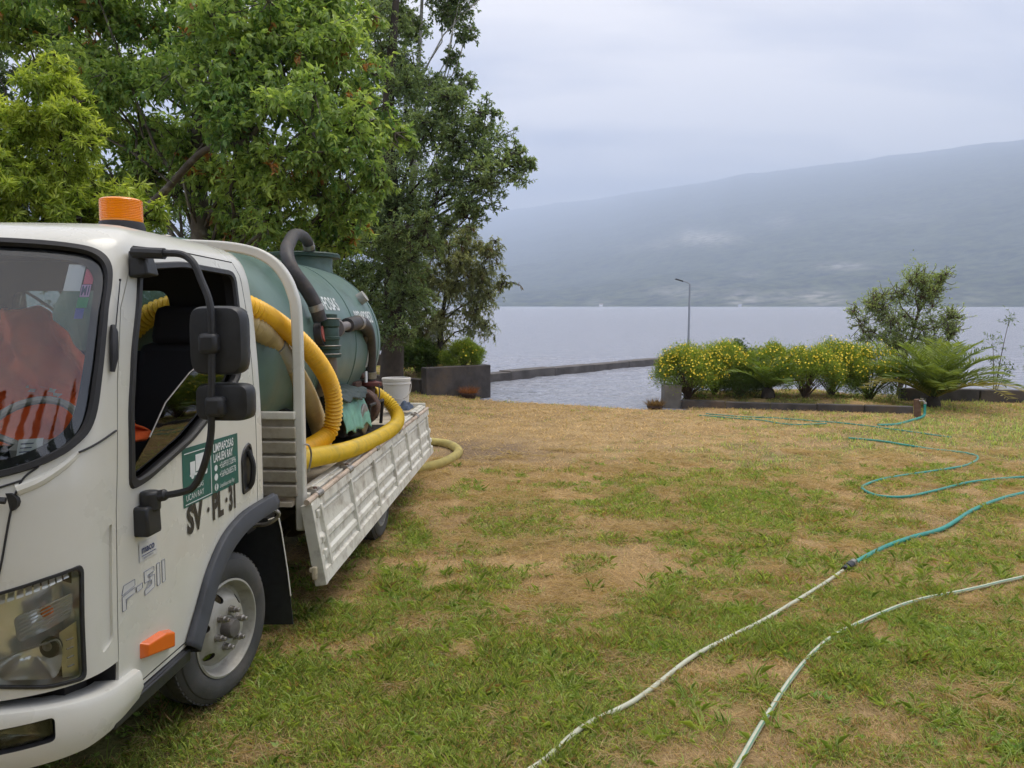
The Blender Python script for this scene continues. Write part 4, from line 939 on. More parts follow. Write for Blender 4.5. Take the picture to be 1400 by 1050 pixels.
b = MB(); patch(b, dens(round_poly([(.2, .92), (.2, .70), (-.2, .70), (-.2, .92)], .03), .05), surf, .004); b.build('grille', BLACKP, truck)
# headlights
def headlight(mf):
    h = MB(); patch(h, HL, mf, -.001, 6); root = h.build('headlight', LENS, truck)
    h = MB(); ring_patch(h, HL, mf, .955, 1.035, -.004, .006); h.build('bezel', BLACKP, root)
    # indicator bowl, ribbed
    h = MB()
    IND = dens(round_poly([(.79, .905), (.785, .83), (.565, .775), (.55, .86)], .02), .04)
    n = len(IND); P = np.array(IND); c = P.mean(0)
    for s, d in ((1.0, -.018), (.97, -.03), (.7, -.06), (.35, -.085), (.02, -.09)): h.v += [tuple(mf(*(c+(p-c)*s), d)) for p in P]
    h.f = [(k*n+i, k*n+(i+1) % n, (k+1)*n+(i+1) % n, (k+1)*n+i) for k in range(4) for i in range(n)]; h.m = [0]*len(h.f); h.build('indicator_bowl', CHROME, root)
    for k in range(6):
        h = MB(); h.tube([mf(.57 + .0*k, .79 + .012*k, -.022), mf(.78, .842 + .0115*k, -.022)], .002, 5); h.build('lens_rib', CHROME, root)
    h = MB(); h.lathe([(.004, 0), (.02, .012), (.022, .03), (.012, .045)], mf(.665, .84, -.075), 'y', n=12); h.build('indicator_bulb', ORANGE, root)
    # main lamp bowl
    LMP = dens(round_poly([(.72, .765), (.73, .70), (.70, .635), (.50, .665), (.485, .72), (.56, .745)], .035), .04); P = np.array(LMP); n = len(P); c = P.mean(0)
    h = MB()
    for s, d in ((1.05, -.02), (1.0, -.012), (.93, -.035), (.6, -.085), (.25, -.10), (.02, -.10)): h.v += [tuple(mf(*(c+(p-c)*s), d)) for p in P]
    h.f = [(k*n+i, k*n+(i+1) % n, (k+1)*n+(i+1) % n, (k+1)*n+i) for k in range(5) for i in range(n)]; h.m = [0]*len(h.f); h.build('lamp_bowl', CHROME, root)
    h = MB(); h.lathe([(.005, -.02), (.017, -.015), (.02, .03), (.03, .05)], mf(.69, .735, -.06), 'y', n=14); h.build('bulb', STEEL, root)
    h = MB(); h.lathe([(.02, 0), (.032, .0), (.034, .02), (.028, .03)], mf(.68, .728, -.045), 'y', n=16); h.build('bulb_shroud', RUBBER, root)
    # stepped trim plates
    for k in range(9):
        p0 = .50 + k*.031; ww = .905 + (p0-.5)*.19
        h = MB(); h.add([mf(p0, ww, -.02), mf(p0+.024, ww+.004, -.02), mf(p0+.024, ww+.034, -.035), mf(p0, ww+.03, -.035)], [(0, 1, 2, 3)]); h.build('trim_step', CHROME, root, smooth=0)
    for k in range(4):
        h = MB(); h.tube([mf(.752, .66 + .03*k, -.02), mf(.785, .662 + .03*k, -.02)], .003, 5); h.build('trim_step', CHROME, root)
    h = MB(); h.add([mf(.735, .62, -.04), mf(.815, .615, -.03), mf(.815, .80, -.03), mf(.735, .77, -.05)], [(0, 1, 2, 3)]); h.build('trim_plate', mat('lawn_reflection_chrome', (.55, .52, .36), .3, metal=.6), root, smooth=0)  # silver trim; the lawn's olive reflection is painted into its base colour
headlight(surf); headlight(mirx(surf))
# bumper
def bumper():
    mb = MB(); ps = np.linspace(-1.12, 1.12, 101); n = 0
    for p in ps:
        a = abs(p); top = np.interp(a, [0, .5, .82, 1.0, 1.12], [.575, .575, .55, .535, .53]); bot = np.interp(a, [0, .5, .8, 1.0, 1.12], [.355, .36, .365, .385, .40])
        q = min(max(p, -1.0), 1.0); base = surf(q, .62, 0); nrm = surf(q, .62, 1.0) - base; extra = np.array([0, .10*(a-1)/.12, 0]) if a > 1 else 0
        sec = [(-.09, top-.01), (.005, top), (.022, top-.006), (.03, top-.022), (.034, (top+bot)/2), (.028, bot+.05), (.012, bot+.012), (-.02, bot), (-.09, bot+.01)]
        n = len(sec)
        for d, w in sec: v = base + nrm*d + extra; mb.v.append((float(v[0]), float(v[1]), float(w)))
    N = len(ps)
    for i in range(N-1):
        for k in range(n): mb.f.append((i*n+k, i*n+(k+1) % n, (i+1)*n+(k+1) % n, (i+1)*n+k)); mb.m.append(0)
    mb.f.append(tuple(reversed(range(n)))); mb.m.append(0); mb.f.append(tuple((N-1)*n+k for k in range(n))); mb.m.append(0)
    o = mb.build('bumper', WHITE, smooth=0)
    FG = dens(round_poly([(.675, .53), (.675, .452), (.26, .435), (.26, .522)], .02, 4), .03)
    cs = [mk(patch_solid(FG, f, .08, -.03, 5), RUBBER) for f in (surf, mirx(surf))]
    carve(o, cs); drop(cs); finish(o, truck, 40)
    for f in (surf, mirx(surf)):
        h = MB(); patch(h, [np.array([.47, .483]) + (np.array(p)-np.array([.47, .483]))*.97 for p in FG], f, .014, 5); r_ = h.build('fog_lamp', LENS, o)
        h = MB(); n_ = len(FG); P_ = np.array(FG); c_ = P_.mean(0)
        for s, d in ((.93, .008), (.7, -.012), (.3, -.022), (.02, -.024)): h.v += [tuple(f(*(c_+(p-c_)*s), d)) for p in P_]
        h.f = [(k*n_+i, k*n_+(i+1) % n_, (k+1)*n_+(i+1) % n_, (k+1)*n_+i) for k in range(3) for i in range(n_)]; h.m = [0]*len(h.f)
        h.build('fog_reflector', mat('dark_reflector', (.2, .21, .18), .2, metal=1, noise=.3, nscale=25, bump=.2, bscale=30), o)
    return o
bumper()
# black inner front behind the gaps, engine and chassis
b = MB(); b.box((XC, -1.07, .57), (1.56, .12, .12)); b.box((XC, -.9, .36), (1.2, .5, .26)); b.box((XC, .3, .45), (.9, 1.4, .36)); b.build('front_underbody', CHASSIS, truck, smooth=0)
b = MB()
for x in (-1.26, -.5): b.box((x, 2.6, .58), (.08, 5.4, .18))
for y in (.7, 1.5, 2.4, 3.3, 4.2, 5.1): b.box((XC, y, .60), (.76, .08, .12))
b.build('chassis_frame', CHASSIS, truck, smooth=0)
b = MB(); b.lathe([(.02, 0), (.12, .02), (.135, .06), (.135, .66), (.12, .70), (.02, .72)], (-.30, 1.62, .42), 'y', n=22); b.build('air_tank', CHASSIS, truck)
b = MB(); b.tube([(-.30, .95, .36), (-.30, 1.9, .36)], .02, 6); b.box((-.3, 1.3, .62), (.3, .5, .12)); b.build('tank_bracket', CHASSIS, truck, smooth=0)
b = MB(); b.box((-1.5, 1.5, .45), (.4, .7, .3)); b.build('fuel_tank', CHASSIS, truck, bevel=.03)
b = MB(); b.tube([(-1.75, 2.95, .26), (.0, 2.95, .26)], .06, 8); b.lathe([(.16, -.12), (.2, 0), (.16, .12)], (XC, 2.95, .26), 'x', n=16); b.build('rear_axle', CHASSIS, truck)
b = MB(); b.tube([(-1.7, 0, .33), (-.1, 0, .33)], .05, 8); b.build('front_axle', CHASSIS, truck)
# arch flare
def flare(sg):
    A = ARCH[1:8]; A = [np.array(p) for p in crom([(a, c, 0) for a, c in A], 6)[:, :2]]
    mb = MB(); N = len(A)
    for i, p in enumerate(A):
        t = A[min(i+1, N-1)] - A[max(i-1, 0)]; t /= np.linalg.norm(t); nrm = np.array([-t[1], t[0]])
        wd = np.interp(i/(N-1), [0, .5, 1], [.055, .06, .05])
        for (off, d) in ((wd, .003), (wd*.85, .028), (.004, .042), (-.03, .04), (-.04, .02), (-.04, -.1)):
            q = p + nrm*off; x = 0.0 + d
            mb.v.append((x if sg > 0 else 2*XC - x, float(q[0]), float(q[1])))
    for i in range(N-1):
        for k in range(5): mb.f.append((i*6+k, i*6+k+1, (i+1)*6+k+1, (i+1)*6+k)); mb.m.append(0)
    o = mb.build('wheel_arch_trim', GREYP, truck); s = o.modifiers.new('thick', 'SOLIDIFY'); s.thickness = .006
flare(1); flare(-1)
# mudflaps and the bent rod behind the arch
for sg in (1, -1):
    X = (lambda x: x) if sg > 0 else (lambda x: 2*XC - x)
    b = MB(); V = [(X(-.34), .60, .70), (X(.0), .62, .70), (X(.035), .64, .40), (X(.055), .65, .08), (X(-.34), .62, .08), (X(-.34), .61, .40)]
    b.add(V + [(x, y+.008, z) for x, y, z in V], [(0, 1, 2, 5), (5, 2, 3, 4), (6, 11, 8, 7), (11, 10, 9, 8), (0, 6, 7, 1), (1, 7, 8, 2), (2, 8, 9, 3), (3, 9, 10, 4)]); mf_ = b.build('mudflap', BLACKP, truck, smooth=0)
    b = MB(); b.tube([(X(-.055), .60, .695), (X(-.02), .605, .705), (X(.0), .612, .70), (X(.012), .617, .63), (X(.036), .632, .40), (X(.047), .642, .25)], [.008, .010, .010, .008, .008, .009], 6, flat=.5); b.build('flap_edge', BEDW, mf_)
b = MB(); b.tube(crom([(-.12, .47, .80), (-.02, .48, .79), (.03, .50, .77), (.035, .51, .74), (-.02, .50, .70), (-.1, .5, .69)], 5), .011, 8); b.build('bent_rod', STEEL, truck)
# step, side marker, badge, letters
b = MB(); b.box((-.045, -.76, .405), (.12, .56, .05)); b.box((-.02, -.76, .43), (.05, .5, .012)); b.build('step', BLACKP, truck, bevel=.012)
b = MB(); b.add([sidep(-.84, .545, 0), sidep(-.62, .49, 0), sidep(-.62, .57, 0), sidep(-.70, .595, 0), sidep(-.84, .605, 0), sidep(-.83, .552, .03), sidep(-.63, .505, .03), sidep(-.63, .562, .03), sidep(-.70, .585, .03), sidep(-.83, .598, .03)],
      [(5, 6, 7, 8, 9), (0, 1, 6, 5), (1, 2, 7, 6), (2, 3, 8, 7), (3, 4, 9, 8), (4, 0, 5, 9)]); b.build('side_indicator', ORANGE, door, bevel=.006, smooth=0)
def decal(name, m, y0, y1, wfun, d=.0015, parent=door, n=8):
    mb = MB(); V = []
    for i in range(n+1):
        y = y0 + (y1-y0)*i/n; a, c_ = wfun(i/n); V += [sidep(y, a, d), sidep(y, c_, d)]
    mb.add(V, [(2*i, 2*i+2, 2*i+3, 2*i+1) for i in range(n)]); return mb.build(name, m, parent, smooth=0)
def door_text(txt, y, w, size, sx, sy, m, bold=0.0, slope=0.0, parent=door, d=.0035, name='lettering', shear=0.0):
    V, F, wd = text_mesh(txt, lambda s, t: sidep(y + s, w + t + slope*s, d), size, sx, sy, bold, shear=shear)
    mb = MB(); mb.add(V, F); return mb.build(name, m, parent, smooth=0)
# green firm sticker: slightly tilted
SY0, SY1 = -.475, .082
def sw(y, k):
    f = (y-SY0)/(SY1-SY0); lo = 1.02 - .005*f; hi = 1.268 - .012*f; return lo + (hi-lo)*k
stk = decal('door_sticker', STKG, SY0, SY1, lambda f: (1.02 - .005*f, 1.268 - .012*f), parent=truck)
def stxt(txt, y, k, size, sx, sy, bold=0.0):
    V, F, wd = text_mesh(txt, lambda s, t: sidep(y + s, sw(y, k) + t, .0035), size, sx, sy, bold); mb = MB(); mb.add(V, F); mb.build('lettering', STKW, stk, smooth=0)
stxt('LIMPIAFOSAS', -.19, .77, .052, .72, 1.0, .0012); stxt('LAHUEN RAY', -.19, .585, .052, .66, 1.0, .0012)
stxt('+56993132896', -.13, .43, .045, .66, .9); stxt('+56962685578', -.13, .26, .045, .66, .9); stxt('Limpiafosas clean Ray', -.13, .07, .030, .60, .9)
stxt('LIMPIAFOSAS', -.455, .25, .034, .82, .9); stxt('UCAN RAY', -.455, .10, .040, .82, .9)
def sbox(y0, y1, k0, k1): decal('sticker_line', STKW, y0, y1, lambda f: (sw(y0+(y1-y0)*f, k0), sw(y0+(y1-y0)*f, k1)), .003, stk, 3)
sbox(-.46, -.215, .895, .91); sbox(-.46, -.215, .035, .05); sbox(-.218, -.212, .035, .91)
for (y0, y1, k0, k1) in [(-.36, -.25, .55, .84), (-.41, -.365, .52, .74), (-.415, -.25, .49, .53)]: sbox(y0, y1, k0, k1)
def sdisc(y, k, r):
    mb = MB(); n = 18; mb.add([sidep(y, sw(y, k), .003)] + [sidep(y + r*1.15*math.cos(t), sw(y, k) + r*math.sin(t), .003) for t in np.linspace(0, 2*np.pi, n, endpoint=False)], [(0, 1+i, 1+(i+1) % n) for i in range(n)]); mb.build('sticker_mark', STKW, stk, smooth=0)
for y in (-.39, -.29, -.265): sdisc(y, .49, .012)
sdisc(-.165, .115, .017); sdisc(-.165, .30, .016); sdisc(-.165, .47, .014)
V, F, wd = text_mesh('f', lambda s, t: sidep(-.172 + s, sw(-.165, .115) - .012 + t, .0045), .045, .8, .9, .002); mb = MB(); mb.add(V, F); mb.build('lettering', STKG, stk, smooth=0)
# registration letters painted on the door, white step-in patch under them left out
for tx, yy, sx_ in (('SV', -.450, .86), ('PL', -.212, .74), ('31', -.038, .60)): door_text(tx, yy, .908, .158, sx_*.94, 1.0, PLATEK, .007)
for yy in (-.268, -.078): door_text('.', yy, .955, .15, .9, 1.0, PLATEK, .003)
# small emblem and outlined model letters
em = decal('emblem', EMBL, -.825, -.70, lambda f: (.905, .975), .003, truck); door_text('maco', -.812, .934, .042, 1.0, .95, EMBB, .001, parent=em, d=.005)
decal('emblem_line', EMBB, -.81, -.71, lambda f: (.922, .925), .0045, em, 2); door_text('automotriz', -.80, .911, .014, 1.1, .9, EMBB, parent=em, d=.005)
def outline_glyph(strokes):
    for poly in strokes:
        P = [np.array(p) for p in poly]
        mb = MB(); pts = dens(P, .01) ; pts.append(pts[0]); mb.tube([sidep(y, w, .002) for y, w in pts], .0008, 4, caps=False); mb.build('model_letter', EMBB, door)
        mb = MB(); patch(mb, P, lambda y, w, d: sidep(y, w, d), .0015, 2); mb.build('model_letter', EMBL, door, smooth=0)
y0, w0 = -.945, .765
outline_glyph([[(y0+.0, w0+.062), (y0+.012, w0+.09), (y0+.085, w0+.09), (y0+.085, w0+.068), (y0+.0, w0+.058)], [(y0+.0, w0), (y0+.0, w0+.052), (y0+.085, w0+.06), (y0+.085, w0+.04), (y0+.024, w0+.036), (y0+.024, w0)],
               [(y0+.095, w0+.036), (y0+.095, w0+.056), (y0+.135, w0+.06), (y0+.135, w0+.04)],
               [(y0+.15, w0+.052), (y0+.15, w0+.095), (y0+.22, w0+.095), (y0+.22, w0+.078), (y0+.175, w0+.075), (y0+.175, w0+.066), (y0+.222, w0+.064), (y0+.222, w0+.015), (y0+.15, w0+.005), (y0+.15, w0+.025), (y0+.2, w0+.032), (y0+.2, w0+.05)],
               [(y0+.24, w0+.01), (y0+.24, w0+.097), (y0+.262, w0+.097), (y0+.262, w0+.012)], [(y0+.28, w0+.01), (y0+.28, w0+.098), (y0+.302, w0+.098), (y0+.302, w0+.012)]])
# door handle in its recess
b = MB(); HN = dens(round_poly([(.125, .945), (.24, .955), (.255, 1.12), (.225, 1.19), (.15, 1.165), (.12, 1.12)], .03), .03); patch(b, HN, lambda y, w, d: sidep(y, w, d), .001, 3); ring_patch(b, HN, lambda y, w, d: sidep(y, w, d), .86, 1.05, .001, .008); b.build('handle_plate', BLACKP, door)
b = MB(); b.tube(crom([sidep(.20, .965, .004), sidep(.20, 1.0, .022), sidep(.205, 1.08, .026), sidep(.20, 1.15, .006)], 5), .014, 8); b.build('door_handle', RUBBER, door)
# mirrors
def mirrors():
    mb = MB(); mb.box((-.015, -.70, 2.005), (.075, .09, .10), (0, R(-8), 0), taper=(.8, .7)); mb.tube([(.0, -.72, 2.045), (.0, -.72, 1.96)], .022, 8); r_ = mb.build('mirror_mount', BLACKP, truck, bevel=.012)
    mb = MB(); mb.tube(crom([(-.02, -.75, 2.042), (.09, -.755, 2.038), (.17, -.765, 2.032), (.215, -.77, 2.0), (.243, -.775, 1.94), (.278, -.785, 1.85), (.283, -.79, 1.72), (.275, -.79, 1.5), (.266, -.785, 1.37), (.235, -.78, 1.26), (.195, -.775, 1.185), (.15, -.775, 1.16), (.04, -.78, 1.14)], 5), .0132, 10); arm = mb.build('mirror_arm', BLACKP, truck)
    mb = MB(); mb.tube([(-.02, -.75, 2.042), (.10, -.755, 2.036)], .021, 10); mb.build('arm_sleeve', BLACKP, arm)
    mb = MB(); mb.tube([(.04, -.78, 1.14), (.09, -.775, 1.15)], .022, 10); mb.tube([(.03, -.785, 1.09), (.03, -.785, 1.165)], .036, 12); mb.box((.015, -.80, 1.06), (.08, .10, .11), (0, 0, 0), taper=(.9, 1.0)); mb.build('mirror_mount', BLACKP, truck, bevel=.01)
    for (x, z, sx, sz, nm) in ((.283, 1.72, .205, .255, 'main_mirror'), (.300, 1.492, .205, .14, 'lower_mirror')):
        mb = MB(); n = 40; rows = []
        for (s, y) in ((.80, -.765), (.93, -.762), (.985, -.748), (1.0, -.72), (.99, -.69), (.95, -.685)):
            for t in np.linspace(0, 2*np.pi, n, endpoint=False):
                c_, s_ = math.cos(t), math.sin(t); e = 2/5.0; rows.append((x + s*sx/2*math.copysign(abs(c_)**e, c_), y, z + s*sz/2*math.copysign(abs(s_)**e, s_)))
        mb.v = rows; mb.f = [(k*n+i, k*n+(i+1) % n, (k+1)*n+(i+1) % n, (k+1)*n+i) for k in range(5) for i in range(n)] + [tuple(reversed(range(n))), tuple(5*n+i for i in range(n))]; mb.m = [0]*len(mb.f)
        m_ = mb.build(nm, BLACKP, truck, smooth=50)
        mb = MB(); mb.box((x, -.683, z), (sx*.88, .004, sz*.86)); mb.build('mirror_glass', CHROME, m_, smooth=0)
        mb = MB(); mb.box((x-.012, -.785, z + (-.01 if nm == 'main_mirror' else -.012)), (.07, .055, .075)); mb.build('clamp', BLACKP, m_, bevel=.016)
mirrors()
# beacon, aerial stub
def beacon():
    c = (-.45, -.06, 2.185); mb = MB(); mb.lathe([(.098, 0), (.10, .03), (.092, .055)], c, n=32); r_ = mb.build('beacon', RUBBER, truck)
    pr = [(.088, .055), (.09, .06)]
    for k in range(12): pr += [(.091, .064 + .0075*k), (.0875, .0665 + .0075*k), (.091, .069 + .0075*k)]
    pr += [(.085, .158), (.07, .162), (0.001, .163)]
    mb = MB(); mb.lathe(pr, c, n=32); mb.build('lens', AMBER, r_)
    mb = MB(); mb.lathe([(.03, 0), (.03, .035), (.024, .037), (.03, .04), (.03, .075), (.024, .08)], (-.46, .36, 2.15), n=14); mb.build('aerial_stub', STEEL, truck)
    mb = MB(); mb.tube([(-.7, .35, 2.22), (-.46, .36, 2.20)], .004, 6); mb.build('aerial_stub', RUBBER, truck)
beacon()
# wheels
def wheel(x, y, z, sgn, yaw, dual=False, Rr=.335):
    root = bpy.data.objects.new('wheel', None); col.objects.link(root); root.parent = truck; root.location = (x, y, z); root.rotation_euler = (0, 0, R(yaw) + (0 if sgn > 0 else math.pi))
    k = Rr/.335
    def tyre(h):
        mb = MB(); pr = [(.214, h-.006), (.222, h+.006), (.25, h+.018), (.285, h+.016), (.305, h+.004), (.308, h-.004), (.322, h-.012), (.332, h-.026), (.335, h-.05), (.335, h-.075), (.328, h-.077), (.328, h-.083), (.335, h-.085), (.335, h-.125), (.332, h-.145), (.322, h-.16), (.285, h-.185), (.25, h-.185), (.214, h-.165)]
        mb.lathe([(r*k, hh) for r, hh in pr], n=64, axis='x', caps=False)
        mb.build('tyre', TYRE, root, smooth=30)
        mb = MB()
        for i in range(64):          # tread blocks along the shoulder
            t = i*2*math.pi/64; mb.box((h-.036, .328*k*math.cos(t), .328*k*math.sin(t)), (.034, .012, .020), (t, 0, 0))
        mb.build('tread_block', TYRE, root, smooth=0)
    tyre(0)
    if dual: tyre(-.23)
    dish = [(.217, -.004), (.219, .010), (.210, .013), (.203, .004), (.197, -.03), (.188, -.05), (.172, -.052), (.158, -.032), (.135, -.004), (.122, .006), (.07, .008), (.06, .006), (.055, .0), (.002, .0)] if not dual else [(.217, -.004), (.219, .010), (.210, .013), (.203, .0), (.197, -.06), (.188, -.12), (.16, -.14), (.13, -.15), (.07, -.15), (.06, -.14), (.055, -.08), (.002, -.075)]
    back = [(r - .004 if r > .19 else r, h - .014) for r, h in reversed(dish)]
    mb = MB(); mb.lathe([(r*k, h) for r, h in dish + back], n=64, axis='x', caps=False); rim = mb.build('rim', RIM, smooth=0)
    cs = []
    for i in range(6):
        t = R(30 + 60*i + 12); mb = MB(); mb.tube([(-.3, .152*math.cos(t), .152*math.sin(t)), (.1, .152*math.cos(t), .152*math.sin(t))], .021, 14); cs.append(mk(mb, CHASSIS))
    carve(rim, cs); drop(cs); finish(rim, root, 35)
    hb = 0 if not dual else -.15
    mb = MB(); mb.lathe([(.048, hb), (.048, hb+.035), (.04, hb+.05), (.012, hb+.056), (.001, hb+.056)], n=20, axis='x'); mb.build('hub', mat('dusty_hub', (.12, .11, .10), .6, noise=.3, nscale=20), root)
    for i in range(6):
        t = R(60*i + 12); c = (hb+.006, .086*math.cos(t), .086*math.sin(t))
        mb = MB(); mb.lathe([(.02, 0), (.02, .006), (.017, .007), (.017, .03), (.012, .034), (.011, .05), (.008, .053)], c, 'x', n=6 if False else 8); mb.build('wheel_nut', STEEL, root)
wheel(-.045, 0, .325, 1, -12, Rr=.355); wheel(2*XC+.045, 0, .325, -1, -12, Rr=.355)
wheel(.045, 2.95, .255, 1, 0, True); wheel(2*XC-.045, 2.95, .255, -1, 0, True)

# ------------------------------------------------------------------ flat bed
def zf(u): return .745 + .016*(u - .85)
TILT = math.atan(.016)
def bedbox(mb, x0, x1, y0, y1, h0, h1, mi=0):
    V = [(x, y, zf(y) + h) for h in (h0, h1) for x, y in ((x0, y0), (x1, y0), (x1, y1), (x0, y1))]
    return mb.add(V, [(3, 2, 1, 0), (4, 5, 6, 7), (0, 1, 5, 4), (1, 2, 6, 5), (2, 3, 7, 6), (3, 0, 4, 7)], mi)
def tread_mat():
    m = mat('tread_plate', (.50, .44, .34), .6, noise=.2, nscale=5, dirt=(.18, .13, .09), dirt_amt=.7, dirt_scale=4)
    t = m.node_tree; p = t.nodes['Principled BSDF']; tc = [n for n in t.nodes if n.type == 'TEX_COORD'][0]
    mp = t.nodes.new('ShaderNodeMapping'); mp.inputs['Rotation'].default_value = (0, 0, R(45)); mp.inputs['Scale'].default_value = (26, 26, 26); t.links.new(tc.outputs['Object'], mp.inputs[0])
    c = t.nodes.new('ShaderNodeTexChecker'); c.inputs['Scale'].default_value = 1; t.links.new(mp.outputs[0], c.inputs[0])
    bp = t.nodes.new('ShaderNodeBump'); bp.inputs['Strength'].default_value = .9; bp.inputs['Distance'].default_value = .006; t.links.new(c.outputs[1], bp.inputs['Height']); t.links.new(bp.outputs[0], p.inputs['Normal'])
    return m
b = MB(); bedbox(b, -1.80, -.035, .93, 5.35, -.06, -.035); b.build('bed_floor', tread_mat(), truck, smooth=0)
for x0, x1 in ((-.035, .035), (-1.795-.07, -1.795)):
    b = MB(); bedbox(b, x0, x1, 1.045, 5.36, -.12, -.005); bedbox(b, x0-.012 if x0 > -1 else x0, x1-.03 if x0 > -1 else x1+.012, 1.045, 5.36, -.005, .008); b.build('side_rail', BEDW, truck, smooth=0, bevel=.006)
b = MB()
for y in (1.2, 1.9, 2.6, 3.3, 4.0, 4.7, 5.25): bedbox(b, -1.78, -.04, y-.04, y+.04, -.14, -.062)
b.build('bed_bearer', CHASSIS, truck, smooth=0)
b = MB(); bedbox(b, -1.86, .03, 5.37, 5.41, -.46, .03); b.build('tailgate', BEDW, truck, smooth=0, bevel=.008)
b = MB(); bedbox(b, -1.87, -1.83, .95, 5.36, .08, .48); b.build('dropside', BEDW, truck, smooth=0, bevel=.008)
# lowered side board: pressed sheet with ribs, hung from its top rod
def dropside():
    y0, y1 = .92, 5.28; H = .50
    def pt(y, h, d):      # h down from the hinge, d out from the sheet
        f = (y-y0)/(y1-y0); top = np.array([.062, y, zf(y) - .035 - .0*f]); dr = np.array([.17 - .06*f, 0, -1.0]); dr /= np.linalg.norm(dr); nr = np.array([-dr[2], 0, dr[0]])
        return top + dr*h + nr*d
    prof = [(0, .0), (0, .022), (.055, .022), (.062, .004), (.085, .004), (.09, .010), (.10, .010), (.106, .004), (.21, .004), (.228, .020), (.262, .020), (.278, .004), (.325, .004), (.342, .020), (.372, .020), (.39, .004), (.415, .004), (.425, .024), (H, .024), (H, .0)]
    mb = MB(); ys = np.linspace(y0, y1, 24); n = len(prof)
    for y in ys: mb.v += [tuple(pt(y, h, d)) for h, d in prof]
    for i in range(len(ys)-1):
        for k in range(n): mb.f.append((i*n+k, i*n+(k+1) % n, (i+1)*n+(k+1) % n, (i+1)*n+k)); mb.m.append(0)
    mb.f += [tuple(reversed(range(n))), tuple((len(ys)-1)*n+k for k in range(n))]; mb.m += [0, 0]
    root = mb.build('dropside', BEDW, truck, smooth=0); root['label'] = 'white side board hanging down, scuffed'
    for y in (1.09, 1.80, 2.50, 3.20, 3.90, 4.55, 5.12):
        q = MB(); V = [pt(y+s*.022, h, d) for h in (.045, .43) for s, d in ((-1, .002), (-.7, .03), (.7, .03), (1, .002))]
        q.add(V, [(0, 1, 5, 4), (1, 2, 6, 5), (2, 3, 7, 6), (0, 3, 2, 1), (4, 5, 6, 7)]); q.build('rib', BEDW, root, smooth=0, bevel=.003)
    q = MB()
    V = [pt(y, h, d) for y in (y0-.005, y0+.035) for h, d in ((.01, -.045), (.01, .027), (H+.004, .027), (H+.004, -.045))]
    q.add(V, [(0, 1, 2, 3), (7, 6, 5, 4), (0, 4, 5, 1), (1, 5, 6, 2), (2, 6, 7, 3), (3, 7, 4, 0)]); q.build('end_plate', BEDW, root, smooth=0, bevel=.004)
    q = MB(); q.tube([pt(y0-.03, -.012, .008), pt(y1+.02, -.012, .008)], .018, 10); q.build('hinge_rod', mat('chipped_rod', (.52, .42, .33), .6, noise=.2, nscale=9, dirt=(.14, .08, .05), dirt_amt=.85, dirt_scale=6), root)
    for y in (1.12, 1.85, 2.7, 3.6, 4.6):
        q = MB(); q.tube([pt(y-.05, -.012, .008), pt(y+.05, -.012, .008)], .026, 10); c = pt(y, -.03, -.02); q.box(c, (.06, .075, .05)); q.build('hinge', STEEL, root, bevel=.006)
        q = MB(); c = pt(y-.02, -.045, .0); q.lathe([(.014, 0), (.014, .014), (.008, .018)], c, n=10); q.build('hinge_bolt', RUST, root)
    q = MB(); q.box(pt(y0+.0, .42, -.03), (.03, .05, .08)); q.box(pt(y0-.005, .40, -.04), (.04, .03, .03)); q.build('latch', mat('latch_cream', (.66, .58, .42), .6, dirt=(.2, .12, .06), dirt_amt=.8, dirt_scale=25), root, bevel=.008, smooth=0)
    for k, (h, s) in enumerate(((.09, .05), (.25, .045), (.34, .06))):
        q = MB(); q.box(pt(y0+.1, h, .018), (.02, .05, s)); q.build('latch', BEDW, root, bevel=.008, smooth=0)
dropside()
# hoop behind the cab and slatted headboard
b = MB(); hp = crom([(.0, 1.0, .53), (.0, 1.0, 1.2), (-.004, 1.0, 1.80), (-.03, 1.0, 1.97), (-.09, 1.0, 2.09), (-.18, 1.0, 2.17), (-.30, 1.0, 2.215), (-.5, 1.0, 2.24), (-.88, 1.0, 2.25), (-1.26, 1.0, 2.24), (-1.46, 1.0, 2.215), (-1.58, 1.0, 2.17), (-1.67, 1.0, 2.09), (-1.73, 1.0, 1.97), (-1.756, 1.0, 1.80), (-1.76, 1.0, 1.2), (-1.76, 1.0, .53)], 6)
b.tube(hp, .042, 4, phase=math.pi/4); b.build('rear_hoop', WHITE, truck, smooth=50, bevel=.011)
b = MB(); b.box((.0, 1.04, .62), (.05, .05, .2)); b.build('hoop_bracket', BEDW, truck, smooth=0, bevel=.004)
for i in range(5):
    c = (.036, 1.0, .56 + .035*i); b = MB(); b.lathe([(.007, 0), (.007, .006)], c, 'x', n=6); b.build('rivet', STEEL, truck)
b = MB(); b.box((XC, .95, 1.235), (1.74, .045, .045)); b.build('headboard_rail', BEDW, truck, smooth=0, bevel=.006)
HBW = mat('dusty_headboard_paint', (.46, .42, .34), .7, noise=.15, nscale=4, dirt=(.22, .17, .12), dirt_amt=.7, dirt_scale=6)
b = MB(); b.box((XC, .985, .98), (1.74, .012, .5)); b.build('headboard_panel', HBW, truck, smooth=0)
for i in range(5):
    z = .78 + .088*i; b = MB(); b.box((XC, .955, z), (1.74, .022, .07), (R(14), 0, 0)); b.build('slat', HBW, truck, smooth=0, bevel=.005)
b = MB(); b.tube(crom([(.035, .97, 1.06), (.06, .98, 1.05), (.06, 1.02, .98), (.04, 1.02, .88)], 4), .006, 6); b.build('hook', STEEL, truck)
b = MB(); b.box((-.88, .7, .70), (1.5, .42, .12)); b.box((-.6, .68, 1.0), (.6, .2, .4)); b.build('gap_boxes', CHASSIS, truck, smooth=0)

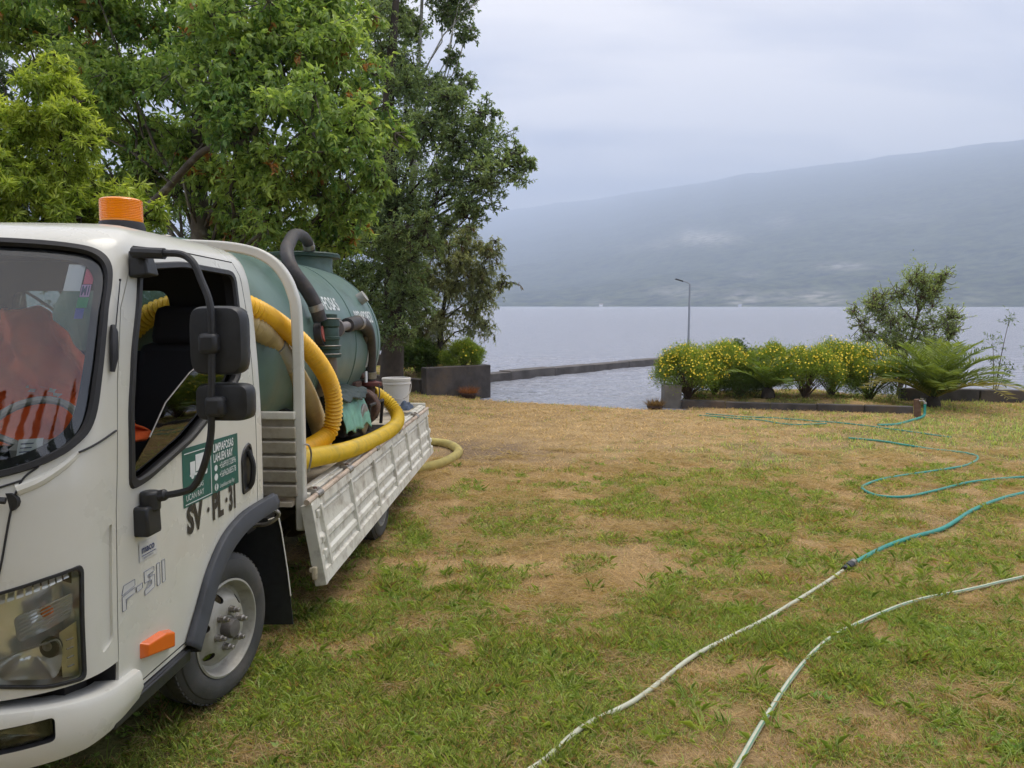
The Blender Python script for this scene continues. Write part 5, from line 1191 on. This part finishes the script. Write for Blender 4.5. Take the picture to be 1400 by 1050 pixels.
# ------------------------------------------------------------------ tank on the bed
def tank():
    cx, cz, r = -.88, 1.60, .715; org = (cx, 2.6, .80)
    root = on_truck('storage_tank', org, 'dull green cylindrical tank with white lettering lying on the truck bed', 'tank')
    pr = []
    for t in np.linspace(0, math.pi/2, 12): pr.append((max(.001, r*math.sin(t)**.9), 1.15 - .42*math.cos(t)))
    pr += [(r, y) for y in np.linspace(1.25, 3.8, 12)]
    for t in np.linspace(0, math.pi/2, 20): pr.append((max(.001, r*math.cos(t)**.95), 3.85 + .72*math.sin(t)))
    b = MB(); b.lathe([(q, y) for q, y in pr], (cx, 0, cz), 'y', n=72, caps=False); 
    b.build('shell', TANKM, root, org=org, smooth=60)
    # the lathe's y axis runs along the truck: rings over the weld seams
    for y in (1.95, 3.0, 3.84):
        q = MB(); q.tube([(cx + (r+.001)*math.cos(t), y, cz + (r+.001)*math.sin(t)) for t in np.linspace(0, 2*np.pi, 73)], .006, 6, caps=False); q.build('weld_seam', TANKM, root, org=org)
    h = MB(); h.lathe([(.29, .55), (.27, .68), (.265, .74), (.27, .80)], (cx, 3.85, cz), n=40); h.build('hatch_neck', TANKM, root, org=org, smooth=50)
    l_ = MB(); l_.lathe([(.27, .80), (.34, .805), (.342, .835), (.33, .845), (.12, .865), (.001, .868)], (cx, 3.85, cz), n=40); hl = l_.build('hatch_lid', DGREEN, root, org=org, smooth=40)
    for i in range(10):
        t = i*2*math.pi/10; q = MB(); q.lathe([(.014, 0), (.014, .014)], (cx+.315*math.cos(t), 3.85+.315*math.sin(t), cz+.835), n=6); q.build('bolt', STEEL, hl, org=org)
    def on(y, z, d=0.0):
        a = math.asin(max(-1, min(1, (z-cz)/r))); return np.array([cx + (r+d)*math.cos(a), y, cz + (r+d)*math.sin(a)])
    def letters(txt, y, z, size, sx):
        a0 = math.asin((z-cz)/r); V, F, w = text_mesh(txt, lambda s, t: np.array([cx + (r+.004)*math.cos(a0 + t/r), y+s, cz + (r+.004)*math.sin(a0 + t/r)]), size, sx, 1.0, .003)
        m = MB(); m.add(V, F); m.build('lettering', STKW, root, org=org, smooth=0)
    letters('LIMPIAFOSAS', 1.96, 1.885, .16, .82); letters('982482852', 3.12, 1.79, .15, .92)
    q = MB(); p0 = on(3.62, 2.0, -.02); p1 = on(3.62, 2.0, .065); q.tube([p0, p1], .055, 18); q.build('side_port', mat('port_grey', (.33, .33, .31), .6), root, org=org)
    q = MB(); V = [on(y, z, .006) for z in np.linspace(1.38, 1.74, 7) for y in (3.42, 3.56)]; q.add(V, [(2*i, 2*i+1, 2*i+3, 2*i+2) for i in range(6)]); q.build('level_strip', mat('strip_grey', (.45, .47, .44), .5), root, org=org, smooth=0)
    q = MB(); q.tube([on(1.93, 1.70, 0), on(1.93, 1.70, .05)], .085, 20); o = q.build('side_flange', BHOSE, root, org=org); q = MB(); q.tube([on(1.93, 1.70, .05), on(1.93, 1.70, .058)], .06, 20); q.build('flange_face', mat('faded_red', (.5, .14, .12), .5), o, org=org)
    for y in (1.5, 2.4, 3.4):
        q = MB(); q.prism([(y-.06, .73), (y+.06, .73), (y+.06, 1.0), (y-.06, 1.0)], cx-.6, cx+.6); q.box((cx+.52, y, 1.05), (.12, .12, .36), (0, R(25), 0)); q.box((cx-.52, y, 1.05), (.12, .12, .36), (0, R(-25), 0)); q.build('cradle', CHASSIS, root, org=org, smooth=0)
    # suction pipe from the lid down to the filter pot
    PR = .049
    P = crom([(-.74, 3.60, 2.45), (-.735, 3.5, 2.535), (-.69, 3.2, 2.55), (-.60, 2.75, 2.50), (-.47, 2.27, 2.40), (-.37, 1.90, 2.285), (-.29, 1.77, 2.155), (-.20, 1.79, 2.02), (-.145, 1.81, 1.91), (-.12, 1.84, 1.80)], 8)
    q = MB(); q.tube(P, PR, 14); q.build('black_pipe', BHOSE, root, org=org)
    for a_, c_ in ((-9, -6), (2, 5)):
        q = MB(); q.tube([P[a_], P[c_]], .053, 14); q.build('hose_clamp', STEEL, root, org=org)
tank()
# ------------------------------------------------------------------ filter pot and motor pump
def pump():
    org = (-.2, 2.8, .80)
    root = on_truck('vacuum_pump', org, 'dark green filter pot and rusty motor pump with thick black hoses beside the tank', 'pump')
    q = MB(); q.lathe([(.055, .30), (.075, .295), (.075, .27), (.088, .265), (.092, .24), (.092, .21), (.080, .20), (.086, .19), (.086, .14), (.094, .135), (.094, .115), (.086, .11), (.086, .075), (.095, .07), (.095, .045), (.088, .04), (.088, .01), (.10, .005), (.10, -.015), (.055, -.02)], (-.12, 2.0, 1.55), n=28); q.build('filter_pot', DGREEN, root, org=org)
    for z in (1.815, 1.56, 1.62): 
        q = MB(); q.tube([(-.12 + .097*math.cos(t), 2.0 + .097*math.sin(t), z) for t in np.linspace(0, 2*np.pi, 33)], .004, 5, caps=False); q.build('clamp_ring', STEEL, root, org=org)
    q = MB(); q.tube(crom([(-.12, 2.02, 1.55), (-.122, 2.05, 1.46), (-.15, 2.1, 1.36), (-.24, 2.16, 1.28)], 5), .06, 12); q.build('outlet_pipe', mat('dusty_grey_pipe', (.2, .18, .18), .6, noise=.2, nscale=12), root, org=org)
    q = MB(); q.tube([(-.12, 2.08, 1.735), (-.12, 2.62, 1.765)], .036, 14); q.tube([(-.12, 2.20, 1.742), (-.12, 2.235, 1.744)], .072, 18); q.build('flanged_pipe', mat('dusty_grey_pipe', (.2, .18, .18), .6), root, org=org)
    A = crom([(-.12, 2.55, 1.765), (-.12, 2.85, 1.785), (-.125, 3.1, 1.775), (-.14, 3.33, 1.70), (-.16, 3.47, 1.57), (-.18, 3.55, 1.42), (-.19, 3.58, 1.24)], 6)
    q = MB(); q.tube(A, .058, 14); q.build('suction_hose', BHOSE, root, org=org)
    B = crom([(-.17, 3.30, 1.70), (-.22, 3.38, 1.60), (-.27, 3.33, 1.46), (-.30, 3.25, 1.30), (-.31, 3.2, 1.22)], 6)
    q = MB(); q.tube(B, .055, 14); q.build('suction_hose', BHOSE, root, org=org)
    for ab in ([A[6], A[8]], [A[-4], A[-2]]):
        q = MB(); q.tube(ab, .063, 14); q.build('hose_clamp', STEEL, root, org=org)
    # pump body
    q = MB(); q.lathe([(.05, 0), (.16, .0), (.17, .03), (.17, .1), (.15, .14), (.06, .15)], (-.22, 3.30, 1.02), 'y', n=24); q.box((-.22, 3.45, 1.02), (.2, .3, .2)); q.tube([(-.19, 3.58, 1.26), (-.2, 3.55, 1.05)], .055, 12); q.build('pump_body', RUST, root, org=org, bevel=.01)
    q = MB(); q.lathe([(.115, 0), (.115, .03), (.06, .04), (.055, .07)], (-.19, 3.58, 1.20), n=20); q.build('red_flange', mat('rusty_red', (.12, .03, .025), .6, noise=.3, nscale=20), root, org=org)
    q = MB(); q.box((-.3, 3.3, 1.20), (.16, .2, .12)); q.tube([(-.31, 3.2, 1.24), (-.31, 3.22, 1.12)], .05, 10); q.tube([(-.24, 3.42, 1.30), (-.20, 3.62, 1.31)], .03, 10); q.build('valve_body', RUST, root, org=org, bevel=.01)
    q = MB(); q.box((-.155, 3.30, 1.30), (.012, .05, .10)); q.build('white_tag', PAPER, root, org=org, smooth=0)
    q = MB(); q.tube([(-.10, 3.1, .84), (-.08, 3.1, 1.06), (-.08, 3.62, 1.06), (-.10, 3.62, .84)], .016, 8); q.tube([(-.08, 3.35, 1.06), (-.08, 3.35, .92)], .014, 8); q.tube([(-.32, 3.1, .84), (-.32, 3.1, 1.08), (-.32, 3.6, 1.08)], .016, 8); q.build('pump_frame', CHASSIS, root, org=org)
    q = MB(); q.lathe([(.02, -.01), (.12, 0), (.13, .02), (.13, .05), (.11, .06), (.02, .05)], (-.13, 2.92, .97), 'x', n=28); q.build('flywheel', STEEL, root, org=org)
    q = MB(); q.box((-.27, 2.75, 1.03), (.24, .42, .34)); q.lathe([(.09, 0), (.1, .06), (.08, .1)], (-.2, 2.7, .95), 'x', n=16); q.tube([(-.12, 2.62, .9), (-.12, 3.15, .88)], .02, 8); q.build('engine', CHASSIS, root, org=org, bevel=.015)
    q = MB(); q.box((-.22, 3.05, .785), (.32, 1.3, .06)); q.build('base_plate', CHASSIS, root, org=org, smooth=0)
    q = MB(); q.tube(crom([(-.09, 3.5, 1.22), (-.07, 3.45, 1.14), (-.075, 3.40, 1.05), (-.1, 3.42, .98)], 4), .006, 6); q.build('cable', RUBBER, root, org=org)
pump()
def tarp():
    org = (-.2, 2.7, 1.0); root = on_truck('tarpaulin', org, 'crumpled green tarpaulin draped over the motor beside the tank', 'tarp')
    def cloth(name, m, x0, x1, y0, y1, zt, drop, seed, lip, hem):
        n = 30; V = []
        for j in range(n):
            for i in range(n):
                a = i/(n-1)*1.6; c = j/(n-1); y = y0 + (y1-y0)*c
                nz = fbm(np.array([a*3.0+seed]), np.array([c*4.0]), 4, seed)[0]-.5; n2 = fbm(np.array([c*9.0+seed]), np.array([a*1.2]), 2, seed+5)[0]-.5
                if a < .75: x = x0 + (x1-x0)*a/.75; z = zt + .05*nz - .03*(a/.75)**2
                else: k = (a-.75)/.85; x = x1 + .05*math.sin(k*1.6) + .05*n2*k + lip*k; z = zt - .03 - drop*k*(.85 + hem*n2 + .4*nz)
                V.append((x + .04*nz, y + .05*nz, z))
        s = MB(); s.add(V, [(j*n+i, j*n+i+1, (j+1)*n+i+1, (j+1)*n+i) for j in range(n-1) for i in range(n-1)])
        o = s.build(name, m, root, org=org, smooth=180); q = o.modifiers.new('t', 'SOLIDIFY'); q.thickness = .006; return o
    cloth('green_sheet', TARP, -.42, -.13, 2.30, 3.02, 1.245, .36, 3, .02, .25)
    cloth('dark_sheet', TARPD, -.43, -.125, 2.28, 3.05, 1.272, .085, 8, .0, .8)
tarp()
# ------------------------------------------------------------------ hoses on the truck
def ribbed(name, label, pts, r, m, pitch=.03, amp=.0065, seg=18, world=False, extra=None, flat_from=None):
    P = crom(pts, 14); P = resample(P, pitch/4); k = np.arange(len(P)); rad = r + amp*np.array([1, .1, -1, .1])[k % 4]
    org = tuple(P[len(P)//2]) if not world else None
    if world: root = empty(name, P[len(P)//2], (0, 0, 0), label, 'hose'); o3 = tuple(P[len(P)//2])
    else: root = on_truck(name, org, label, 'hose'); o3 = org
    b = MB(); b.tube(P, rad, seg); b.build('ribbed_hose', m, root, org=o3, smooth=60)
    if extra: extra(root, o3, P)
    return root
ribbed('suction_hose', 'thick bright yellow ribbed hose looping down beside the cab hoop', [(-.95, .74, 1.60), (-.90, .73, 1.70), (-.72, .70, 1.84), (-.50, .69, 1.90), (-.33, .70, 1.92), (-.20, .82, 1.87), (-.13, 1.10, 1.765), (-.045, 1.36, 1.60), (-.005, 1.62, 1.40), (.0, 1.73, 1.22), (-.04, 1.76, 1.03), (-.10, 1.58, .96), (-.145, 1.30, .945), (-.16, 1.1, .93)], .056, YHOSE)
def tan_extra(root, o3, P):
    i = int(len(P)*.40); q = MB(); q.tube([P[i], P[i+30]], .067, 16); q.tube([P[i-2], P[i+3]], .071, 16); q.tube([P[i+27], P[i+32]], .071, 16); q.build('metal_coupling', GALV, root, org=o3)
ribbed('suction_hose', 'tan ribbed hose with a grey metal coupling beside the tank', [(-.62, .80, 1.72), (-.40, .76, 1.80), (-.22, .84, 1.775), (-.20, 1.18, 1.645), (-.18, 1.39, 1.50), (-.17, 1.66, 1.30), (-.17, 1.90, 1.07), (-.17, 2.0, .92), (-.18, 2.03, .83)], .060, THOSE, extra=tan_extra)
ribbed('suction_hose', 'greenish yellow ribbed hose lying along the bed edge up to the pump', [(-.055, 1.0, .935), (-.04, 1.25, .923), (-.02, 1.58, .89), (.0, 1.92, .855), (.02, 2.42, .825), (.035, 2.86, .812), (.05, 3.29, .815), (.05, 3.62, .838), (.02, 3.80, .90), (-.06, 3.85, 1.0), (-.16, 3.80, 1.09), (-.20, 3.68, 1.12)], .060, YHOSE2)
def wp(px, py, h=0.0):
    """point of the lawn seen at this pixel of the photograph"""
    r = Vector(((px-700)/1051, 0, 0)); p_ = R(5.81); u = -(py-525)/1051
    r.y = math.cos(p_) + u*math.sin(p_); r.z = -math.sin(p_) + u*math.cos(p_)
    t = 1.0
    while t < 60 and CAM_Z + r.z*t > gz(r.x*t, r.y*t): t += .05
    return (r.x*t, r.y*t, gz(r.x*t, r.y*t) + h)
gh = [wp(*p, .055) for p in [(560, 652), (600, 641), (619, 632), (627, 622), (614, 613), (590, 609)]]
ribbed('drain_hose', 'dusty yellow hose curling on the grass behind the side board', gh, .055, DHOSE, world=True)
b = MB(); P = crom([(-.5, 1.5, .86), (-.3, 1.8, .85), (-.3, 2.3, .85), (-.5, 2.6, .86)], 8)
rt = on_truck('blue_hose', (-.3, 2.0, .82), 'dark blue flat hose lying on the bed under the tank', 'hose'); b.tube(P, .055, 10, flat=.45); b.build('hose_body', mat('dark_blue_hose', (.03, .06, .12), .5, noise=.2, nscale=9), rt, org=(-.3, 2.0, .82))
# bucket, blue cloth
def bucket():
    org = (-.22, 4.95, zf(4.95)+.0); root = on_truck('bucket', org, 'white plastic bucket with wire handle on the rear of the bed', 'bucket')
    q = MB(); q.lathe([(.125, 0), (.13, .005), (.150, .295), (.160, .297), (.160, .307), (.152, .31), (.153, .335), (.160, .337), (.162, .36), (.155, .365), (.147, .363), (.14, .28), (.12, .012), (.001, .012)], org, n=36, caps=False); q.build('bucket_body', BUCKETM, root, org=org, smooth=40)
    q = MB(); c = Vector(org); q.tube([c + Vector((.163*math.cos(t), .163*math.sin(t), .28 - .20*math.sin((t+1.15+math.pi/2)/1.0) if False else .325 - .19*math.sin((t - (-2.7))/math.pi*math.pi))) for t in np.linspace(-2.7, .44, 24)], .004, 6); q.build('bucket_handle', STEEL, root, org=org)
bucket()
def rag():
    org = (-.06, 4.62, zf(4.6)+.06); root = on_truck('cloth', org, 'crumpled dark blue cloth on the bed edge in front of the bucket', 'cloth'); n = 18; V = []
    for j in range(n):
        for i in range(n):
            a, c = i/(n-1)*2-1, j/(n-1)*2-1; z = .05*(1-max(a*a, c*c))*(1.2 + 2*(fbm(np.array([a*2.5]), np.array([c*2.5]), 3, 12)[0]-.5)); V.append((org[0]+a*.07, org[1]+c*.16, org[2]+z*1.4))
    q = MB(); q.add(V, [(j*n+i, j*n+i+1, (j+1)*n+i+1, (j+1)*n+i) for j in range(n-1) for i in range(n-1)]); q.build('cloth_body', mat('blue_cloth', (.05, .07, .11), .8, noise=.4, nscale=20), root, org=org, smooth=180)
rag()

# ------------------------------------------------------------------ garden hoses, tap post
def smoothz(P, h):
    P = np.array(P); P[:, 2] = zg(P[:, 0], P[:, 1]) + h; return P
def gpath(px, r):
    P = crom([wp(x, y) for x, y in px], 14); P = resample(P, .04); s = np.arange(len(P))*.04
    P[:, 0] += .004*(fbm(s*1.6, s*0, 3, 61)-.5); P[:, 1] += .008*(fbm(s*1.6, s*0+9, 3, 63)-.5); return smoothz(P, r*.8 + .010)
def garden_hose(label, parts, coupling=None):
    P0 = gpath(parts[0][1], parts[0][2]); o3 = tuple(P0[len(P0)//2]); root = empty('garden_hose', o3, (0, 0, 0), label, 'garden hose', None)
    for nm, px, r, ms, st in parts:
        b = MB(); b.tube(gpath(px, r), r, 12, stripes=st); b.build(nm, ms, root, org=o3, smooth=80)
    if coupling:
        a, c = [np.array(wp(*q)) for q in coupling]; a[2] += .026; c[2] += .026; d = c-a
        b = MB(); b.tube([a, a+d*.3, a+d*.3, a+d*.65, a+d*.65, c], [.026, .026, .032, .032, .027, .025], 12); b.build('coupling', BLACKP, root, org=o3)
        b = MB(); b.tube([a+d*.72, a+d*.95], .029, 12); b.build('hose_clamp', STEEL, root, org=o3)
GH = [(1160, 779), (1200, 757), (1240, 742), (1290, 726), (1330, 702), (1370, 686), (1400, 678), (1470, 664)]
WH = [(690, 1085), (740, 1050), (800, 1004), (870, 965), (950, 905), (1040, 855), (1110, 815), (1160, 780)]
garden_hose('pale garden hose joined by a black coupling to a green one, crossing the lawn', [('pale_hose', WH, .0125, [WHOSE, HSTRIPE], (3,)), ('green_hose', GH, .0195, [GHOSE, HSTRIPE], None)], ((1154, 784), (1168, 774)))
garden_hose('pale green striped garden hose nearest the right corner of the lawn', [('pale_hose', [(985, 1095), (1010, 1050), (1040, 1000), (1085, 930), (1130, 885), (1180, 854), (1250, 828), (1320, 813), (1400, 793), (1500, 770)], .0125, [WHOSE, HSTRIPE], (1, 4, 7, 10))])
garden_hose('green garden hose lying in an S bend on the lawn', [('green_hose', [(1470, 650), (1400, 655), (1360, 658), (1320, 664), (1280, 674), (1240, 682), (1200, 681), (1179, 672), (1187, 665), (1220, 655), (1290, 645), (1325, 637), (1337, 628), (1320, 622), (1270, 616), (1210, 606), (1160, 601)], .0155, [GHOSE, HSTRIPE], None)])
garden_hose('thin green garden hose half hidden in grass before the kerb', [('green_hose', [(1300, 600), (1180, 583), (1110, 577), (1060, 573), (1010, 571), (965, 567)], .011, [GHOSE, HSTRIPE], None)])
garden_hose('second green garden hose strand in the dry grass near the bed', [('green_hose', [(955, 569), (1000, 573), (1040, 576), (1080, 582), (1130, 581)], .011, [GHOSE, HSTRIPE], None)])
def tap():
    x, y, z = wp(1255, 572); root = empty('water_tap', (x, y, z), (0, 0, 0), 'short weathered wooden post with a tap and green hose beside the palm', 'water tap'); o3 = (x, y, z)
    q = MB(); q.box((x, y+.04, z+.15), (.11, .10, .42), (0, R(-5), 0), taper=(.8, .85)); q.build('post', WOOD, root, org=o3, smooth=0, bevel=.012)
    q = MB(); q.tube([(x, y-.02, z+.33), (x+.05, y-.08, z+.34), (x+.06, y-.1, z+.30)], .018, 8); q.box((x+.03, y-.05, z+.375), (.06, .02, .015)); q.build('tap', STEEL, root, org=o3, smooth=40)
    q = MB(); e = [wp(1245, 577, .02), wp(1225, 582, .02), wp(1200, 583, .02)]
    q.tube(crom([(x+.06, y-.1, z+.31), (x+.05, y-.13, z+.18), (x-.0, y-.18, z+.06)] + e, 6), .024, 10); q.build('green_hose', GHOSE, root, org=o3)
    q = MB(); q.tube([(x+.06, y-.1, z+.32), (x+.058, y-.115, z+.28)], .028, 10); q.build('hose_clamp', STEEL, root, org=o3)
tap()

# ------------------------------------------------------------------ grass
def in_view(x, y, m=.06): return (np.abs(x) < (.70 + m)*y + .2)
def keep_clear(x, y):
    k = np.ones(len(x), bool)
    k &= ~((x > -.75) & (x < 3.7) & (y > edge_y(x) - .15)); k &= ~((y > 17.3 - .0*x) & (x < -.5) & (y > block_line(x) - .1) & (y < block_line(x) + .3))
    return k
def truck_shade_zone(x, y): return (x < -1.2) & (x > -3.2) & (y > 2.4) & (y < 9)
def blades(name, n, y0, y1, L, W, seg, mode='green', seed=0, stuff_label=None):
    g = np.random.default_rng(seed)
    y = np.sqrt(g.uniform(y0**2, y1**2, n)); x = g.uniform(-1, 1, n)*(.78*y + .25)
    k = keep_clear(x, y) & ~((x < -1.5) & (y > 3) & (y < 12) & (x < -1.5 - .05*y)); x, y = x[k], y[k]
    d = dryness(x, y); pt = vnoise(x*7, y*7, 21); gr = (1 - d)
    soil = np.exp(-((x+.35)/1.1)**2 - ((y-10.9)/1.3)**2)
    if mode == 'green': keep = g.uniform(0, 1, len(x)) < np.clip(gr*1.5 - .15 + .5*(pt-.5), .04, 1)*(1-.85*soil)
    else: keep = g.uniform(0, 1, len(x)) < np.clip(.30 + d*.9 + .3*(pt-.5), .1, 1)*(1-.6*soil)
    x, y, d, pt = x[keep], y[keep], d[keep], pt[keep]; N = len(x); z = zg(x, y)
    a = g.uniform(0, 2*np.pi, N); gr = 1-d
    far = np.clip(y/8, .8, 2.0)
    if mode == 'green':
        ll = L*g.uniform(.45, 1.25, N)*(.45 + .9*np.clip(gr*1.1, 0, 1)*(.5 + pt)); tf = np.clip((fbm(x*4.5, y*4.5, 2, 55) - .52)*5, 0, 1); ll = ll*(1 + .75*tf); lean = g.uniform(.4, 1.4, N); w = W*far*g.uniform(.7, 1.3, N)
        dry = (g.uniform(0, 1, N) < .12 + d*.55)[:, None]
        c = mixcol(GREEN2, GREEN*1.15, g.uniform(0, 1, (N, 1))); c = c*(.55 + .85*g.uniform(0, 1, (N, 1))); c = np.where(dry, mixcol(STRAW2, STRAW, g.uniform(0, 1, (N, 1))), c)
    else:
        ll = L*g.uniform(.5, 1.5, N); lean = g.uniform(1.15, 1.6, N); w = W*far*g.uniform(.6, 1.2, N)
        t = g.uniform(0, 1, (N, 1)); c = mixcol(STRAW2*.9, STRAW*1.2, t)*(.6 + .65*g.uniform(0, 1, (N, 1)))
    h = np.stack([np.cos(a), np.sin(a), np.zeros(N)], 1); s = np.stack([-np.sin(a), np.cos(a), np.zeros(N)], 1)
    up = np.array([0, 0, 1.0]); P = np.stack([x, y, z - .004 + (.004 + .012*g.uniform(0, 1, N) if mode != 'green' else 0)], 1)
    tw = g.uniform(-.5, .5, N)[:, None]; s = s*np.cos(tw) + up*np.sin(tw)
    d1 = h*np.sin(lean*.6)[:, None] + up*np.cos(lean*.6)[:, None]; d2 = h*np.sin(lean*1.25)[:, None] + up*np.maximum(np.cos(lean*1.25), -.15)[:, None]
    l1 = (ll*.5)[:, None]; W_ = (w*.5)[:, None]; M = P + d1*l1; T = M + d2*l1
    if seg == 2:
        V = np.stack([P - s*W_*.7, P + s*W_*.7, M + s*W_, T, M - s*W_], 1); F = np.arange(5*N, dtype=np.int32).reshape(N, 5)
        k5 = 5
    else:
        V = np.stack([P - s*W_, P + s*W_, T], 1); F = np.arange(3*N, dtype=np.int32).reshape(N, 3); k5 = 3
    o = np_mesh(name, V.reshape(-1, 3), F, GRASSM, None, np.repeat(c, k5, 0)); tag(o, kind='stuff'); return N
blades('grass', 300000, 1.9, 5.2, .036, .0042, 2, 'green', 1)
blades('grass', 230000, 5.0, 9.5, .042, .0062, 2, 'green', 2)
blades('grass', 210000, 9.0, 22, .055, .011, 1, 'green', 3)
blades('dry_grass', 150000, 1.9, 5.6, .055, .0026, 1, 'dry', 4)
blades('dry_grass', 130000, 5.4, 10, .075, .0042, 1, 'dry', 5)
blades('dry_grass', 100000, 9.5, 20, .10, .007, 1, 'dry', 6)
def weeds(n, seed):
    """broad leaved rosettes and clover between the grass"""
    g = np.random.default_rng(seed); y = np.sqrt(g.uniform(2.0**2, 9.5**2, n)); x = g.uniform(-1, 1, n)*(.78*y + .2)
    cl_ = fbm(x*1.2, y*1.2, 3, 91); k = (g.uniform(0, 1, n) < np.clip((cl_-.42)*5, 0, 1)) & (dryness(x, y) < .62) & keep_clear(x, y); x, y = x[k], y[k]; z = zg(x, y); N = len(x)
    m = 7; a = (g.uniform(0, 2*np.pi, (N, 1)) + np.arange(m)*2*np.pi/m + g.uniform(-.3, .3, (N, m))).ravel(); r = np.repeat(g.uniform(.015, .042, N), m)*g.uniform(.6, 1.2, N*m)
    P = np.repeat(np.stack([x, y, z+.006], 1), m, 0); el = g.uniform(.25, .9, N*m); D = np.stack([np.cos(a)*np.cos(el), np.sin(a)*np.cos(el), np.sin(el)], 1)
    global rng
    V = leaf_arrays(P, D, r, r*.42, .1); c = mixcol(np.array([.14, .27, .05]), np.array([.34, .48, .12]), g.uniform(0, 1, (N*m, 1)))
    o = np_mesh('lawn_weeds', V, quads(N*m), GRASSM, None, np.repeat(c, 4, 0)); tag(o, kind='stuff')
def tufts(name, n, seed, y1, Lr, W, mode):
    g = np.random.default_rng(seed); y = np.sqrt(g.uniform(1.9**2, y1**2, n)); x = g.uniform(-1, 1, n)*(.78*y + .2); d = dryness(x, y)
    cn = fbm(x*2.1, y*2.1, 3, seed); k = keep_clear(x, y) & ~((x < -1.5 - .05*y) & (y > 3))
    k &= (g.uniform(0, 1, n) < (np.clip((cn - .42)*6, 0, 1)*np.clip(1.25 - d*1.3, 0, 1) if mode == 'green' else np.clip((cn - .44)*7, 0, 1)*np.clip(d*1.6, 0, 1))); x, y = x[k], y[k]
    m = 16 if mode == 'green' else 26; N = len(x)*m; far = np.clip(np.repeat(y, m)/6, .85, 1.6)
    rad = g.uniform(0, 1, N)*(.03 if mode == 'green' else .10); a0 = g.uniform(0, 2*np.pi, N); X = np.repeat(x, m) + rad*np.cos(a0); Y = np.repeat(y, m) + rad*np.sin(a0)
    a = a0 + g.normal(size=N)*.7 if mode == 'green' else g.uniform(0, 2*np.pi, N); L = g.uniform(*Lr, N)*np.repeat(g.uniform(.7, 1.2, len(x)), m); el = g.uniform(.35, 1.3, N) if mode == 'green' else g.uniform(-.05, .35, N)
    P = np.stack([X, Y, zg(X, Y) + (0 if mode == 'green' else g.uniform(.004, .03, N))], 1); h = np.stack([np.cos(a), np.sin(a), np.zeros(N)], 1); s = np.stack([-np.sin(a), np.cos(a), g.uniform(-.4, .4, N)], 1); up = np.array([0, 0, 1.0])
    d1 = h*np.cos(el)[:, None] + up*np.sin(el)[:, None]; e2 = el - g.uniform(.3, 1.1, N) if mode == 'green' else el - .15; d2 = h*np.cos(e2)[:, None] + up*np.sin(e2)[:, None]
    w = (W*far*g.uniform(.6, 1.2, N)*.5)[:, None]; M = P + d1*(L*.5)[:, None]; T = M + d2*(L*.5)[:, None]
    V = np.stack([P - s*w*.6, P + s*w*.6, M + s*w, T, M - s*w], 1); F = np.arange(5*N, dtype=np.int32).reshape(N, 5)
    t = g.uniform(0, 1, (N, 1)); tc = np.repeat(g.uniform(0, 1, (len(x), 1)), m, 0)
    c = mixcol(np.array([.17, .29, .06]), np.array([.50, .60, .16]), np.clip(.55*tc + .45*t, 0, 1)) if mode == 'green' else mixcol(np.array([.34, .24, .13]), np.array([.66, .51, .29]), np.clip(.4*tc + .6*t, 0, 1))
    o = np_mesh(name, V.reshape(-1, 3), F, GRASSM, None, np.repeat(c, 5, 0)); tag(o, kind='stuff')
tufts('grass_tufts', 6500, 71, 10, (.035, .10), .0045, 'green')
tufts('grass_tufts', 2600, 75, 6, (.05, .12), .0048, 'green')
tufts('dry_clippings', 11000, 72, 11, (.04, .12), .0032, 'dry')
weeds(6000, 33)
